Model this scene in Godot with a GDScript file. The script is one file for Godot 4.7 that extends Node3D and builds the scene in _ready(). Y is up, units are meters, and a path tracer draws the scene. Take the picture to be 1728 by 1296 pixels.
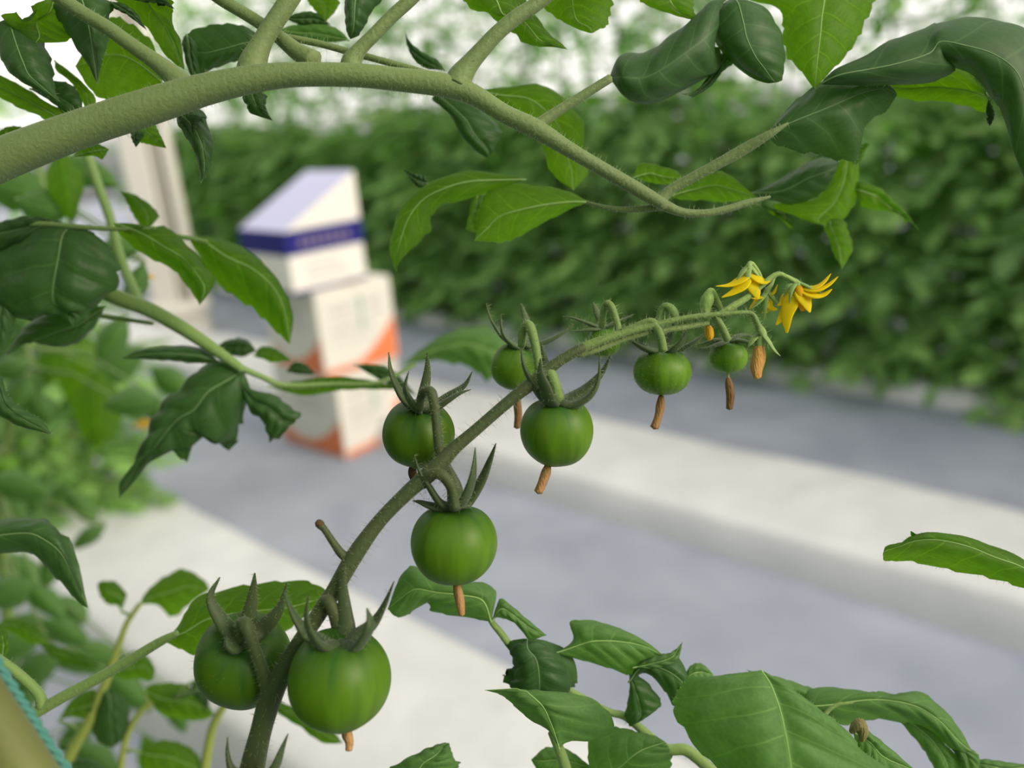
extends Node3D
# A tomato plant in a greenhouse: trusses of green fruit in front, cartons, film-covered beds and a far row of plants behind.

const F := 1358.6            # focal length in pixels of a 1728 x 1296 frame (51 degrees high)
const EYE := Vector3(0, 1.15, 0)
const PITCH := -19.0
const ROLL := -4.5
const FOCUS := 0.262
var view: Basis
var rng := RandomNumberGenerator.new()
var noise := FastNoiseLite.new()
var taken := {}
var M := {}

# ---------------------------------------------------------------- placing
func P(x: float, y: float, d: float) -> Vector3:
	return EYE + view * (Vector3((x - 864.0) / F, (648.0 - y) / F, -1.0) * d)
func Q(x: float, y: float, z: float, d0: float) -> Vector3:
	return P(x, y, d0 * (1.0 + z / F))
func G(x: float, y: float, h := 0.0) -> Vector3:
	var d := view * Vector3((x - 864.0) / F, (648.0 - y) / F, -1.0)
	return EYE + d * ((h - EYE.y) / d.y)

# ---------------------------------------------------------------- mesh collector
class MB:
	var v := PackedVector3Array()
	var c := PackedColorArray()
	var u := PackedVector2Array()
	var i := PackedInt32Array()
	func add(p: Vector3, col := Color(1, 1, 1), uv := Vector2.ZERO) -> int:
		v.append(p); c.append(col); u.append(uv)
		return v.size() - 1
	func tri(a: int, b: int, d: int) -> void:
		i.append(a); i.append(b); i.append(d)
	func quad(a: int, b: int, d: int, e: int) -> void:
		i.append(a); i.append(b); i.append(d); i.append(a); i.append(d); i.append(e)
	func face(pts: Array, col: Color, uvs := []) -> void:      # a flat polygon of three or four corners, clockwise from outside
		var k := v.size()
		for n in pts.size():
			add(pts[n], col, uvs[n] if uvs.size() > n else Vector2.ZERO)
		if pts.size() == 4: quad(k, k + 1, k + 2, k + 3)
		else: tri(k, k + 1, k + 2)
	func mesh(origin: Vector3) -> ArrayMesh:
		var n := PackedVector3Array()
		n.resize(v.size())
		var w := PackedVector3Array()
		w.resize(v.size())
		for k in v.size(): w[k] = v[k] - origin
		for k in range(0, i.size(), 3):
			var a := i[k]; var b := i[k + 1]; var d := i[k + 2]
			var f := (w[d] - w[a]).cross(w[b] - w[a])
			n[a] += f; n[b] += f; n[d] += f
		for k in n.size(): n[k] = n[k].normalized() if n[k].length_squared() > 1e-30 else Vector3.UP
		var arr := []
		arr.resize(Mesh.ARRAY_MAX)
		arr[Mesh.ARRAY_VERTEX] = w; arr[Mesh.ARRAY_NORMAL] = n; arr[Mesh.ARRAY_COLOR] = c
		arr[Mesh.ARRAY_TEX_UV] = u; arr[Mesh.ARRAY_INDEX] = i
		var m := ArrayMesh.new()
		m.add_surface_from_arrays(Mesh.PRIMITIVE_TRIANGLES, arr)
		return m

func numbered(called: String) -> String:
	var n: int = taken.get(called, 0)
	taken[called] = n + 1
	return called if n == 0 else "%s_%03d" % [called, n]
func thing(called: String, label: String, category: String, at: Vector3, group := "") -> Node3D:
	var o := Node3D.new()
	o.name = numbered(called)
	add_child(o)
	o.position = at
	o.set_meta("label", label); o.set_meta("category", category); o.set_meta("at", at)
	if group: o.set_meta("group", group)
	return o
func part(mb: MB, called: String, mat: Material, parent: Node3D, label := "", stuff := false) -> MeshInstance3D:
	var o := MeshInstance3D.new()
	o.name = called
	var top := parent
	while top.get_parent() != self and top != self: top = top.get_parent()
	o.mesh = mb.mesh(Vector3.ZERO if top == self else top.position)
	o.material_override = null
	o.mesh.surface_set_material(0, mat)
	parent.add_child(o, true)
	if label: o.set_meta("label", label)
	if stuff: o.set_meta("kind", "stuff")
	return o
func structure(mb: MB, called: String, mat: Material) -> MeshInstance3D:
	var o := part(mb, numbered(called), mat, self)
	o.set_meta("kind", "structure")
	return o

# ---------------------------------------------------------------- curves
func cr(a, b, c, d, t: float):
	return 0.5 * ((2.0 * b) + (c - a) * t + (2.0 * a - 5.0 * b + 4.0 * c - d) * t * t + (3.0 * b - a - 3.0 * c + d) * t * t * t)
func cr_at(pts: Array, x: float):
	var n := pts.size()
	var k := clampi(int(floor(x)), 0, n - 2)
	var t := x - k
	var a = pts[k - 1] if k > 0 else 2.0 * pts[0] - pts[1]
	var d = pts[k + 2] if k + 2 < n else 2.0 * pts[n - 1] - pts[n - 2]
	return cr(a, pts[k], pts[k + 1], d, t)

# a path of [x, y, z, r] in pixels at depth d0 -> [points, radii]
func path(ctrl: Array, d0: float, step := 5) -> Array:
	var ps := []
	var rs := []
	for q in ctrl:
		ps.append(Q(q[0], q[1], q[2], d0)); rs.append(q[3] * d0 / F)
	var op := []
	var orr := []
	for k in (ps.size() - 1) * step + 1:
		var x := float(k) / step
		op.append(cr_at(ps, x)); orr.append(maxf(0.00002, cr_at(rs, x)))
	return [op, orr]

func tube(mb: MB, pr: Array, col: Color, sides := 10, vary := 0.12, wide := 1.0, hint := Vector3.ZERO, ribs := 0.0) -> void:
	var p: Array = pr[0]
	var r: Array = pr[1]
	var n := p.size()
	var t: Vector3 = (p[1] - p[0]).normalized()
	var s := hint if hint != Vector3.ZERO else (t.cross(Vector3(0.3, 0.9, 0.2)))
	s = (s - t * s.dot(t)).normalized()
	var k0 := mb.v.size()
	for k in n:
		t = ((p[mini(k + 1, n - 1)] as Vector3) - (p[maxi(k - 1, 0)] as Vector3)).normalized()
		s = (s - t * s.dot(t)).normalized()
		var b := t.cross(s)
		for j in sides:
			var a := TAU * j / sides
			var rr: float = r[k] * (1.0 + ribs * sin(a * 5.0 + k * 0.15))
			var q: Vector3 = p[k] + (s * cos(a) * wide + b * sin(a)) * rr
			var g := 1.0 + vary * noise.get_noise_3d(q.x * 900.0, q.y * 900.0, q.z * 900.0) * 2.0
			mb.add(q, Color(col.r * g, col.g * g, col.b * g))
	for k in n - 1:
		for j in sides:
			var a := k0 + k * sides + j
			var b2 := k0 + k * sides + (j + 1) % sides
			mb.quad(a, a + sides, b2 + sides, b2)
	for e in 2:
		var kk := 0 if e == 0 else n - 1
		var out: Vector3 = ((p[0] - p[1]) if e == 0 else (p[n - 1] - p[n - 2])).normalized()
		var m := mb.add(p[kk] + out * r[kk] * 0.5, col)
		for j in sides:
			var a := k0 + kk * sides + j
			var b2 := k0 + kk * sides + (j + 1) % sides
			if e == 0: mb.tri(m, a, b2)
			else: mb.tri(m, b2, a)

func hair(mb: MB, at: Vector3, dir: Vector3, length: float, r: float) -> void:
	var s := dir.cross(Vector3(0.31, 0.7, 0.64)).normalized()
	var b := dir.cross(s)
	var k := mb.v.size()
	for j in 3:
		mb.add(at + (s * cos(TAU * j / 3.0) + b * sin(TAU * j / 3.0)) * r)
	mb.add(at + dir * length)
	for j in 3: mb.tri(k + j, k + 3, k + (j + 1) % 3)
func hairs(mb: MB, pr: Array, d0: float, per_px: float, lo: float, hi: float, r := 0.38) -> void:
	var p: Array = pr[0]
	for k in p.size() - 1:
		var a: Vector3 = p[k]
		var b: Vector3 = p[k + 1]
		var t := (b - a).normalized()
		var want := per_px * a.distance_to(b) * F / d0
		var count := int(want) + (1 if rng.randf() < want - int(want) else 0)
		for j in count:
			var f := rng.randf()
			var s := Vector3(rng.randfn(), rng.randfn(), rng.randfn())
			s = (s - t * s.dot(t)).normalized()
			var rad := lerpf(pr[1][k], pr[1][k + 1], f)
			var dir := (s + Vector3(rng.randfn(), rng.randfn(), rng.randfn()) * 0.22).normalized()
			hair(mb, a.lerp(b, f) + s * rad * 0.96, dir, rng.randf_range(lo, hi) * d0 / F, r * d0 / F)

# ---------------------------------------------------------------- leaves
const VEINS := 6.0
const SLANT := 1.25
func loft(rows: Array, d0: float, ns: int, nt: int, teeth := 0.0, relief := 2.5, seed_ := 0) -> Array:
	var margin := 1.6 + 1.4 * sin(seed_ * 1.7)
	var k := 3
	for r in rows: k = maxi(k, r.size() / 3)
	var cp := []
	for r in rows:
		var line := []
		for j in k:
			var o := j * 3 if r.size() >= k * 3 else 0
			line.append(Q(r[o], r[o + 1], r[o + 2] * 1.6, d0))
		cp.append(line)
	var g := []
	for a in ns + 1:
		var x := float(a) / ns * (rows.size() - 1)
		var cols := []
		for j in k:
			var strip := []
			for line in cp: strip.append(line[j])
			cols.append(cr_at(strip, x))
		var line2 := PackedVector3Array()
		for b in nt + 1:
			line2.append(cr_at(cols, float(b) / nt * (k - 1)))
		if teeth > 0.0:
			var s := float(a) / ns
			for e in 2:
				var i0 := 0 if e == 0 else nt
				var i1 := 1 if e == 0 else nt - 1
				var mid: Vector3 = line2[nt / 2]
				var q: float = s * 7.0 + e * 0.43 + seed_ * 0.37
				var saw: float = (q - floor(q))
				var amp: float = teeth * (saw - 0.45) + teeth * 0.7 * noise.get_noise_2d(s * 260.0, e * 90.0 + seed_ * 37.0)
				line2[i0] += (line2[i0] - mid) * amp
				line2[i1] += (line2[i1] - mid) * amp * 0.5
		g.append(line2)
	var unit := d0 / F
	var out := []
	for a in ns + 1:
		var line3 := PackedVector3Array()
		for b in nt + 1:
			var du: Vector3 = g[mini(a + 1, ns)][b] - g[maxi(a - 1, 0)][b]
			var dv: Vector3 = g[a][mini(b + 1, nt)] - g[a][maxi(b - 1, 0)]
			var nn := du.cross(dv)
			nn = nn.normalized() if nn.length_squared() > 1e-22 else Vector3.ZERO
			if nn.dot(view.z) < 0.0: nn = -nn
			var s := float(a) / ns
			var t := absf(2.0 * b / nt - 1.0)
			var q := s * VEINS - t * SLANT
			var puff := pow(absf(sin(PI * q)), 0.8) * smoothstep(0.0, 0.3, t) * (1.0 - t * t * t)
			var h := relief * (puff * 1.1 - exp(-t * t * 60.0) * 0.9 + 0.9 * noise.get_noise_2d(s * 130.0 + seed_ * 11.0, b * 170.0 / nt))
			h -= relief * margin * pow(smoothstep(0.62, 1.0, t), 2.0)         # rolled margin
			h *= sin(PI * clampf(s * 0.96 + 0.02, 0.0, 1.0))
			line3.append(g[a][b] + nn * h * unit)
		out.append(line3)
	return out

func leaf(parent: Node3D, d0: float, rows: Array, tint := 1.0, o := {}) -> MeshInstance3D:
	for r in rows:
		if r.size() == 15 and not o.has("teeth"): o["teeth"] = 0.0
	var ns: int = o.get("ns", 30)
	var nt: int = o.get("nt", 16)
	var sd := parent.get_child_count() + int(absf(rows[0][0]))
	var g := loft(rows, d0, ns, nt, o.get("teeth", 0.10), o.get("relief", 2.4) * 1.5, sd)
	var mb := MB.new()
	var upper: bool = o.get("side", "under") == "upper"       # copy with shade put into its colour, else the brighter lit copy
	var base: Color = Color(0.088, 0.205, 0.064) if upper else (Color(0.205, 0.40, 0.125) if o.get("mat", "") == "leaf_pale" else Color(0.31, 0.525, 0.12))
	for a in ns + 1:
		for b in nt + 1:
			var q: Vector3 = g[a][b]
			var w := tint * (1.0 + 0.16 * noise.get_noise_3d(q.x * 260.0, q.y * 260.0, q.z * 260.0))
			mb.add(q, Color(base.r * w, base.g * w, base.b * w), Vector2(float(b) / nt, float(a) / ns))
	for a in ns:
		for b in nt:
			var k := a * (nt + 1) + b
			mb.quad(k, k + 1, k + nt + 2, k + nt + 1)
	var m: MeshInstance3D = part(mb, o.get("name", "leaf"), M[o.get("mat", "leaf_shaded" if upper else "leaf")], parent, o.get("label", ""))
	if o.get("rib", 1.5) > 0.0:
		var ps := []
		var rs := []
		for a in ns + 1:
			ps.append(g[a][nt / 2]); rs.append(lerpf(o.get("rib", 1.5), 0.5, float(a) / ns) * d0 / F)
		var rb := MB.new()
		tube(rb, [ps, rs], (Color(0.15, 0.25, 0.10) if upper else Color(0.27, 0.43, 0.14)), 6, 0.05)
		part(rb, "midrib", M.rib, m)
	if o.get("fuzz", 0.0) > 0.0:
		var hb := MB.new()
		for e in [0, nt]:
			var pp := []
			var rr := []
			for a in ns + 1:
				pp.append(g[a][e]); rr.append(0.00001)
			hairs(hb, [pp, rr], d0, o.get("fuzz"), 3.0, 8.0, 0.35)
		if hb.v.size() > 0: part(hb, "hairs", M.hair, m, "", true)
	return m

func stalk(parent: Node3D, called: String, ctrl: Array, d0: float, col: Color, sides := 10, hb: MB = null, dens := 0.0, lo := 6.0, hi := 14.0) -> MeshInstance3D:
	var mb := MB.new()
	var pr := path(ctrl, d0)
	tube(mb, pr, col, sides)
	if hb != null: hairs(hb, pr, d0, dens, lo, hi)
	return part(mb, called, M.stem, parent)

# ---------------------------------------------------------------- materials
func noise_tex(freq: float, lo: Color, hi: Color, size := 512, fractal := 4, sd := 1) -> NoiseTexture2D:
	var n := FastNoiseLite.new()
	n.noise_type = FastNoiseLite.TYPE_SIMPLEX_SMOOTH
	n.frequency = freq; n.fractal_octaves = fractal; n.seed = sd
	var t := NoiseTexture2D.new()
	t.width = size; t.height = size; t.seamless = true; t.noise = n
	var g := Gradient.new()
	g.set_color(0, lo); g.set_color(1, hi)
	t.color_ramp = g
	return t
func mat(called: String, col: Color, rough: float, spec := 0.5) -> StandardMaterial3D:
	var m := StandardMaterial3D.new()
	m.resource_name = called
	m.albedo_color = col.linear_to_srgb()
	m.roughness = rough
	m.metallic_specular = spec
	m.cull_mode = BaseMaterial3D.CULL_DISABLED
	return m
func leaf_texture() -> ImageTexture:                          # pale vein network on a slightly mottled blade
	var w := 256
	var h := 512
	var im := Image.create(w, h, false, Image.FORMAT_RGB8)
	for y in h:
		var s := (y + 0.5) / h
		for x in w:
			var t := absf(2.0 * (x + 0.5) / w - 1.0)
			var side := 0.0 if x < w / 2 else 0.18
			var q := s * VEINS - t * SLANT + side + 0.10 * noise.get_noise_2d(x * 1.1, y * 0.55)
			var fr := absf(q - roundf(q))
			var vein := exp(-pow(fr / lerpf(0.035, 0.014, t), 2.0)) * lerpf(0.85, 0.25, t)
			var q2 := t * 9.0 + s * 5.0 + 0.8 * noise.get_noise_2d(x * 2.2, y * 1.3)
			var f2 := absf(q2 - roundf(q2))
			vein = maxf(vein, 0.22 * exp(-pow(f2 / 0.05, 2.0)))
			vein = maxf(vein, exp(-pow(t / 0.022, 2.0)))
			var lam := 0.60 + 0.10 * noise.get_noise_2d(x * 3.0, y * 1.5) + 0.08 * noise.get_noise_2d(x * 12.0, y * 6.0)
			var c := Color(lerpf(lam * 0.92, 1.0, vein), lerpf(lam, 0.97, vein), lerpf(lam * 0.9, 1.0, vein))
			im.set_pixel(x, y, c.linear_to_srgb())
	return ImageTexture.create_from_image(im)
func make_materials() -> void:
	var lt := leaf_texture()
	for spec in [["leaf", 1.66, 0.5, Vector3(0.78, 1.0, 0.04)], ["leaf_shaded", 0.9, 0.48, Vector3(0.8, 1.0, 0.1)], ["leaf_pale", 1.0, 0.6, Vector3(0.75, 1.0, 0.15)]]:  # copies of one leaf; shade and glow are put into colour and backlight
		var m := mat(spec[0], Color(1, 1, 1), spec[2], 0.42)
		m.albedo_texture = lt
		m.vertex_color_use_as_albedo = true
		m.backlight_enabled = true
		m.backlight = Color(spec[3].x * spec[1], spec[3].y * spec[1], spec[3].z * spec[1]).linear_to_srgb()
		m.rim_enabled = true; m.rim = 0.16; m.rim_tint = 0.3
		M[spec[0]] = m
	for spec in [["stem", 0.62], ["rib", 0.6], ["sepal", 0.6], ["paint", 0.6]]:
		var m := mat(spec[0], Color(1, 1, 1), spec[1], 0.4)
		m.vertex_color_use_as_albedo = true
		if spec[0] != "paint":
			m.rim_enabled = true; m.rim = 0.25; m.rim_tint = 0.4
		M[spec[0]] = m
	M.stem.heightmap_enabled = true
	M.stem.heightmap_texture = noise_tex(0.03, Color.BLACK, Color.WHITE, 256, 3, 5)
	M.stem.heightmap_scale = 0.02
	M.stem.uv1_triplanar = true
	M.stem.uv1_scale = Vector3(60, 60, 60)
	var f := mat("tomato_skin", Color(1, 1, 1), 0.46, 0.38)
	f.vertex_color_use_as_albedo = true
	f.backlight_enabled = true; f.backlight = Color(0.25, 0.3, 0.02).linear_to_srgb()
	M.fruit = f
	var p := mat("petal", Color(1, 1, 1), 0.6, 0.3)
	p.vertex_color_use_as_albedo = true
	p.backlight_enabled = true; p.backlight = Color(1.0, 0.92, 0.06).linear_to_srgb()
	M.petal = p
	var h := mat("plant_hair", Color(0.28, 0.335, 0.18), 0.5, 0.4)
	h.backlight_enabled = true; h.backlight = Color(0.8, 0.9, 0.6).linear_to_srgb()
	M.hair = h
	var d := mat("dried", Color(1, 1, 1), 0.8, 0.3)
	d.vertex_color_use_as_albedo = true
	d.heightmap_enabled = true
	d.heightmap_texture = noise_tex(0.05, Color.BLACK, Color.WHITE, 256, 3, 9)
	d.heightmap_scale = 0.05; d.uv1_triplanar = true; d.uv1_scale = Vector3(90, 30, 90)
	M.dried = d
	# film and ground
	var film := mat("white_film", Color(1, 1, 1), 0.42, 0.5)
	film.albedo_texture = noise_tex(0.006, Color(0.50, 0.512, 0.53).linear_to_srgb(), Color(0.585, 0.595, 0.61).linear_to_srgb(), 512, 5, 3)
	film.uv1_triplanar = true; film.uv1_world_triplanar = true; film.uv1_scale = Vector3(1.3, 1.3, 1.3)
	film.heightmap_enabled = true
	film.heightmap_texture = noise_tex(0.008, Color.BLACK, Color.WHITE, 512, 4, 14)
	film.heightmap_scale = 0.5
	M.film = film
	var ground := mat("grey_ground_cover", Color(1, 1, 1), 0.6, 0.4)
	ground.albedo_texture = noise_tex(0.005, Color(0.22, 0.245, 0.31).linear_to_srgb(), Color(0.31, 0.34, 0.415).linear_to_srgb(), 512, 5, 4)
	ground.uv1_triplanar = true; ground.uv1_world_triplanar = true; ground.uv1_scale = Vector3(0.9, 0.9, 0.9)
	M.ground = ground
	M.post = mat("painted_steel", Color(0.62, 0.60, 0.56), 0.5)
	M.post_dark = mat("dull_steel", Color(0.36, 0.35, 0.31), 0.5)
	M.twine = mat("teal_twine", Color(0.05, 0.19, 0.16), 0.8)
	M.cord = mat("hanging_twine", Color(0.55, 0.56, 0.52), 0.8)
	var hl := mat("far_leaf", Color(1, 1, 1), 0.6, 0.4)
	hl.vertex_color_use_as_albedo = true
	hl.backlight_enabled = true; hl.backlight = Color(0.55, 1.0, 0.12).linear_to_srgb()
	M.far_leaf = hl
	var wf := mat("greenhouse_film", Color(0.95, 0.95, 0.95), 0.1, 0.3)
	wf.transparency = BaseMaterial3D.TRANSPARENCY_ALPHA
	wf.albedo_color.a = 0.12
	M.wall_film = wf

# ---------------------------------------------------------------- camera and light
func make_view() -> void:
	view = Basis(Vector3.RIGHT, deg_to_rad(PITCH)) * Basis(Vector3.BACK, deg_to_rad(ROLL))
	var cam := Camera3D.new()
	cam.name = "camera"
	cam.fov = 51.0
	cam.near = 0.01; cam.far = 200.0
	cam.transform = Transform3D(view, EYE)
	var lens := CameraAttributesPhysical.new()
	lens.frustum_focal_length = 8.0
	lens.exposure_aperture = 1.55
	lens.frustum_focus_distance = FOCUS
	lens.frustum_near = 0.01; lens.frustum_far = 200.0
	cam.attributes = lens
	add_child(cam)
	cam.fov = 51.0
	cam.current = true
	var we := WorldEnvironment.new()
	we.name = "world_environment"
	var e := Environment.new()
	e.background_mode = Environment.BG_SKY
	var sm := ProceduralSkyMaterial.new()
	sm.sky_top_color = Color(1.0, 0.985, 0.97)
	sm.sky_horizon_color = Color(1.0, 0.985, 0.96)
	sm.ground_horizon_color = Color(0.85, 0.84, 0.82)
	sm.ground_bottom_color = Color(0.6, 0.6, 0.6)
	sm.sky_energy_multiplier = SKY
	sm.ground_energy_multiplier = 0.8
	var sky := Sky.new()
	sky.sky_material = sm
	e.sky = sky
	e.tonemap_mode = Environment.TONE_MAPPER_LINEAR
	e.tonemap_exposure = 1.0
	e.sdfgi_enabled = true; e.ssao_enabled = true; e.ssil_enabled = true
	we.environment = e
	add_child(we)
	var sun := DirectionalLight3D.new()
	sun.name = "sun"
	sun.light_color = Color(1.0, 0.94, 0.84)
	sun.light_energy = SUN
	sun.light_angular_distance = 32.0
	sun.shadow_enabled = true
	sun.sky_mode = DirectionalLight3D.SKY_MODE_LIGHT_ONLY
	add_child(sun)
	sun.look_at_from_position(Vector3(0.74, 0.46, 0.40), Vector3.ZERO, Vector3.UP)
const SKY := 1.12
const SUN := 1.1

# ---------------------------------------------------------------- the place
var E1 := Vector3(cos(deg_to_rad(42.0)), 0, sin(deg_to_rad(42.0)))      # along the rows, towards the right front
var E2 := Vector3(sin(deg_to_rad(42.0)), 0, -cos(deg_to_rad(42.0)))     # across the rows, away
func W(u: float, v: float, h := 0.0) -> Vector3:
	return E1 * u + E2 * v + Vector3(0, h, 0)

func bed(called: String, v0: float, v1: float, h: float, u0: float, u1: float, sag: float) -> void:
	var mb := MB.new()
	var prof := []          # a ridge of soil under film: sloping sides, rounded shoulders
	var s := h * 0.35
	for q in [[v0 - s, -0.02], [v0 - s * 0.6, h * 0.3], [v0, h * 0.82], [v0 + 0.025, h * 0.97], [v0 + 0.07, h], [(v0 + v1) / 2, h * (1.0 + sag)], [v1 - 0.07, h], [v1 - 0.025, h * 0.97], [v1, h * 0.82], [v1 + s * 0.6, h * 0.3], [v1 + s, -0.02]]:
		prof.append(q)
	var n := 160
	for a in n + 1:
		var u := lerpf(u0, u1, float(a) / n)
		for q in prof:
			var wob := 0.014 * noise.get_noise_2d(u * 90.0, q[0] * 120.0) + 0.007 * noise.get_noise_2d(u * 420.0, q[0] * 300.0)
			var side := 0.012 * noise.get_noise_2d(u * 60.0 + 300.0, v0 * 50.0)
			mb.add(W(u, q[0] + side, maxf(q[1] + (wob if q[1] > 0.0 else 0.0), -0.02)))
	var k := prof.size()
	for a in n:
		for b in k - 1:
			mb.quad(a * k + b, (a + 1) * k + b, (a + 1) * k + b + 1, a * k + b + 1)
	structure(mb, called, M.film)

func place() -> void:
	var fl := MB.new()
	var n := 60
	for a in n + 1:
		for b in n + 1:
			var p := Vector3(lerpf(-14, 14, float(a) / n), 0, lerpf(-16, 6, float(b) / n))
			p.y = 0.006 * noise.get_noise_2d(p.x * 70.0, p.z * 70.0)
			fl.add(p)
	for a in n:
		for b in n: fl.quad(a * (n + 1) + b, (a + 1) * (n + 1) + b, (a + 1) * (n + 1) + b + 1, a * (n + 1) + b + 1)
	for c in [[-14, 6], [14, 6], [14, -16], [-14, -16]]: fl.add(Vector3(c[0], -0.1, c[1]))
	var z := fl.v.size() - 4
	fl.quad(z, z + 3, z + 2, z + 1)
	structure(fl, "floor", M.ground)
	bed("raised_bed", 1.73, 2.17, 0.10, -9.0, 5.5, 0.05)
	bed("raised_bed", 0.50, 0.93, 0.15, -9.0, 4.0, 0.08)
	bed("raised_bed", 3.06, 3.46, 0.07, -9.0, 6.0, 0.05)
	bed("raised_bed", 4.3, 4.8, 0.08, -9.0, 7.0, 0.05)
	# clear film end wall of the greenhouse, well beyond the last row
	var fw := MB.new()
	fw.face([W(-9, 7.2, 0), W(-9, 7.2, 3.2), W(8, 7.2, 3.2), W(8, 7.2, 0)], Color(1, 1, 1))
	var w := structure(fw, "wall_back", M.wall_film)
	for q in [[0.02, 0.03], [3.2, 0.03]]:
		var rl := MB.new()
		tube(rl, [[W(-9, 7.2, q[0]), W(8, 7.2, q[0])], [q[1], q[1]]], Color(1, 1, 1), 10, 0.0)
		part(rl, "rail", M.post, w)

func bevel_box(mb: MB, o: Vector3, ax: Vector3, ay: Vector3, az: Vector3, b: float, col := Color(1, 1, 1)) -> void:
	# a box from corner o along ax, ay, az with its edges rounded off by b
	var nx := ax.normalized(); var ny := ay.normalized(); var nz := az.normalized()
	var c := [Vector3.ZERO, ax, ax + ay, ay, az, ax + az, ax + ay + az, ay + az]
	var sg := [[1, 1, 1], [-1, 1, 1], [-1, -1, 1], [1, -1, 1], [1, 1, -1], [-1, 1, -1], [-1, -1, -1], [1, -1, -1]]
	var pt := []
	for k in 8:
		var ins := [nx * b * sg[k][0], ny * b * sg[k][1], nz * b * sg[k][2]]
		pt.append([o + c[k] + ins[1] + ins[2], o + c[k] + ins[0] + ins[2], o + c[k] + ins[0] + ins[1]])
	var flip := ax.cross(ay).dot(az) < 0.0
	var put := func(list: Array, uvs: Array):
		if flip:
			list.reverse(); uvs.reverse()
		mb.face(list, col, uvs)
	var uv4 := [Vector2(0, 1), Vector2(1, 1), Vector2(1, 0), Vector2(0, 0)]
	put.call([pt[0][2], pt[1][2], pt[2][2], pt[3][2]], [Vector2(0, 1), Vector2(1, 1), Vector2(1, 0), Vector2(0, 0)])
	put.call([pt[5][2], pt[4][2], pt[7][2], pt[6][2]], uv4.duplicate())
	put.call([pt[4][0], pt[0][0], pt[3][0], pt[7][0]], [Vector2(1, 1), Vector2(0, 1), Vector2(0, 0), Vector2(1, 0)])
	put.call([pt[1][0], pt[5][0], pt[6][0], pt[2][0]], [Vector2(0, 1), Vector2(1, 1), Vector2(1, 0), Vector2(0, 0)])
	put.call([pt[3][1], pt[2][1], pt[6][1], pt[7][1]], [Vector2.ZERO, Vector2.ZERO, Vector2.ZERO, Vector2.ZERO])
	put.call([pt[4][1], pt[5][1], pt[1][1], pt[0][1]], [Vector2.ZERO, Vector2.ZERO, Vector2.ZERO, Vector2.ZERO])
	for e in [[0, 1, 1, 2], [3, 2, 1, 2], [4, 5, 1, 2], [7, 6, 1, 2], [0, 3, 0, 2], [1, 2, 0, 2], [4, 7, 0, 2], [5, 6, 0, 2], [0, 4, 0, 1], [1, 5, 0, 1], [2, 6, 0, 1], [3, 7, 0, 1]]:
		var q := [pt[e[0]][e[2]], pt[e[1]][e[2]], pt[e[1]][e[3]], pt[e[0]][e[3]]]
		var mid: Vector3 = (q[0] + q[1] + q[2] + q[3]) / 4.0 - (o + (ax + ay + az) / 2.0)
		if (q[2] - q[0]).cross(q[1] - q[0]).dot(mid) < 0.0: q.reverse()
		mb.face(q, col)
	for k in 8:
		var q := [pt[k][0], pt[k][1], pt[k][2]]
		if (q[2] - q[0]).cross(q[1] - q[0]).dot(pt[k][0] - (o + (ax + ay + az) / 2.0)) < 0.0: q.reverse()
		mb.face(q, col)

# printed face of the orange and white cartons: grey print, a green mark, an arc with orange below
func carton_print(long_side: bool) -> StandardMaterial3D:
	var w := 256
	var h := 224
	var im := Image.create(w, h, false, Image.FORMAT_RGB8)
	var r2 := RandomNumberGenerator.new()
	r2.seed = 5 if long_side else 8
	for y in h:
		for x in w:
			var fx := (x + 0.5) / w
			var fy := (y + 0.5) / h
			var arc := 1.02 - 0.55 * pow(fx, 2.2) if not long_side else 0.62 + 0.38 * sin(PI * clampf(0.5 + fx * 0.62, 0.0, 1.0))
			if long_side: arc = 0.90 - 0.75 * pow(absf(fx - 0.62) * 1.15, 2.0)
			var c := Color(0.66, 0.64, 0.60)
			if fy > arc or fy > 0.93: c = Color(0.72, 0.20, 0.08)
			im.set_pixel(x, y, c.linear_to_srgb())
	var ink := Color(0.27, 0.27, 0.28).linear_to_srgb()
	if not long_side:
		for row in [[40, 26, 9], [78, 12, 14], [104, 22, 8], [140, 10, 12]]:
			var x := 30
			for k in row[2]:
				var ww: int = int(row[1] * 0.55) + r2.randi_range(-2, 3)
				im.fill_rect(Rect2i(x, row[0], 3, row[1]), ink)
				im.fill_rect(Rect2i(x, row[0] + (row[1] / 2 if k % 2 else 0), ww, 3), ink)
				if k % 3: im.fill_rect(Rect2i(x + ww - 3, row[0] + 2, 3, row[1] - 4), ink)
				x += ww + 7
				if x > 220: break
		im.fill_rect(Rect2i(138, 26, 10, 92), Color(0.20, 0.42, 0.30).linear_to_srgb())
	else:
		for k in 6: im.fill_rect(Rect2i(60, 46 + k * 12, 80 + r2.randi_range(0, 50), 3), ink)
	var m := mat("carton_print", Color(1, 1, 1), 0.6, 0.4)
	m.albedo_texture = ImageTexture.create_from_image(im)
	return m

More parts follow.
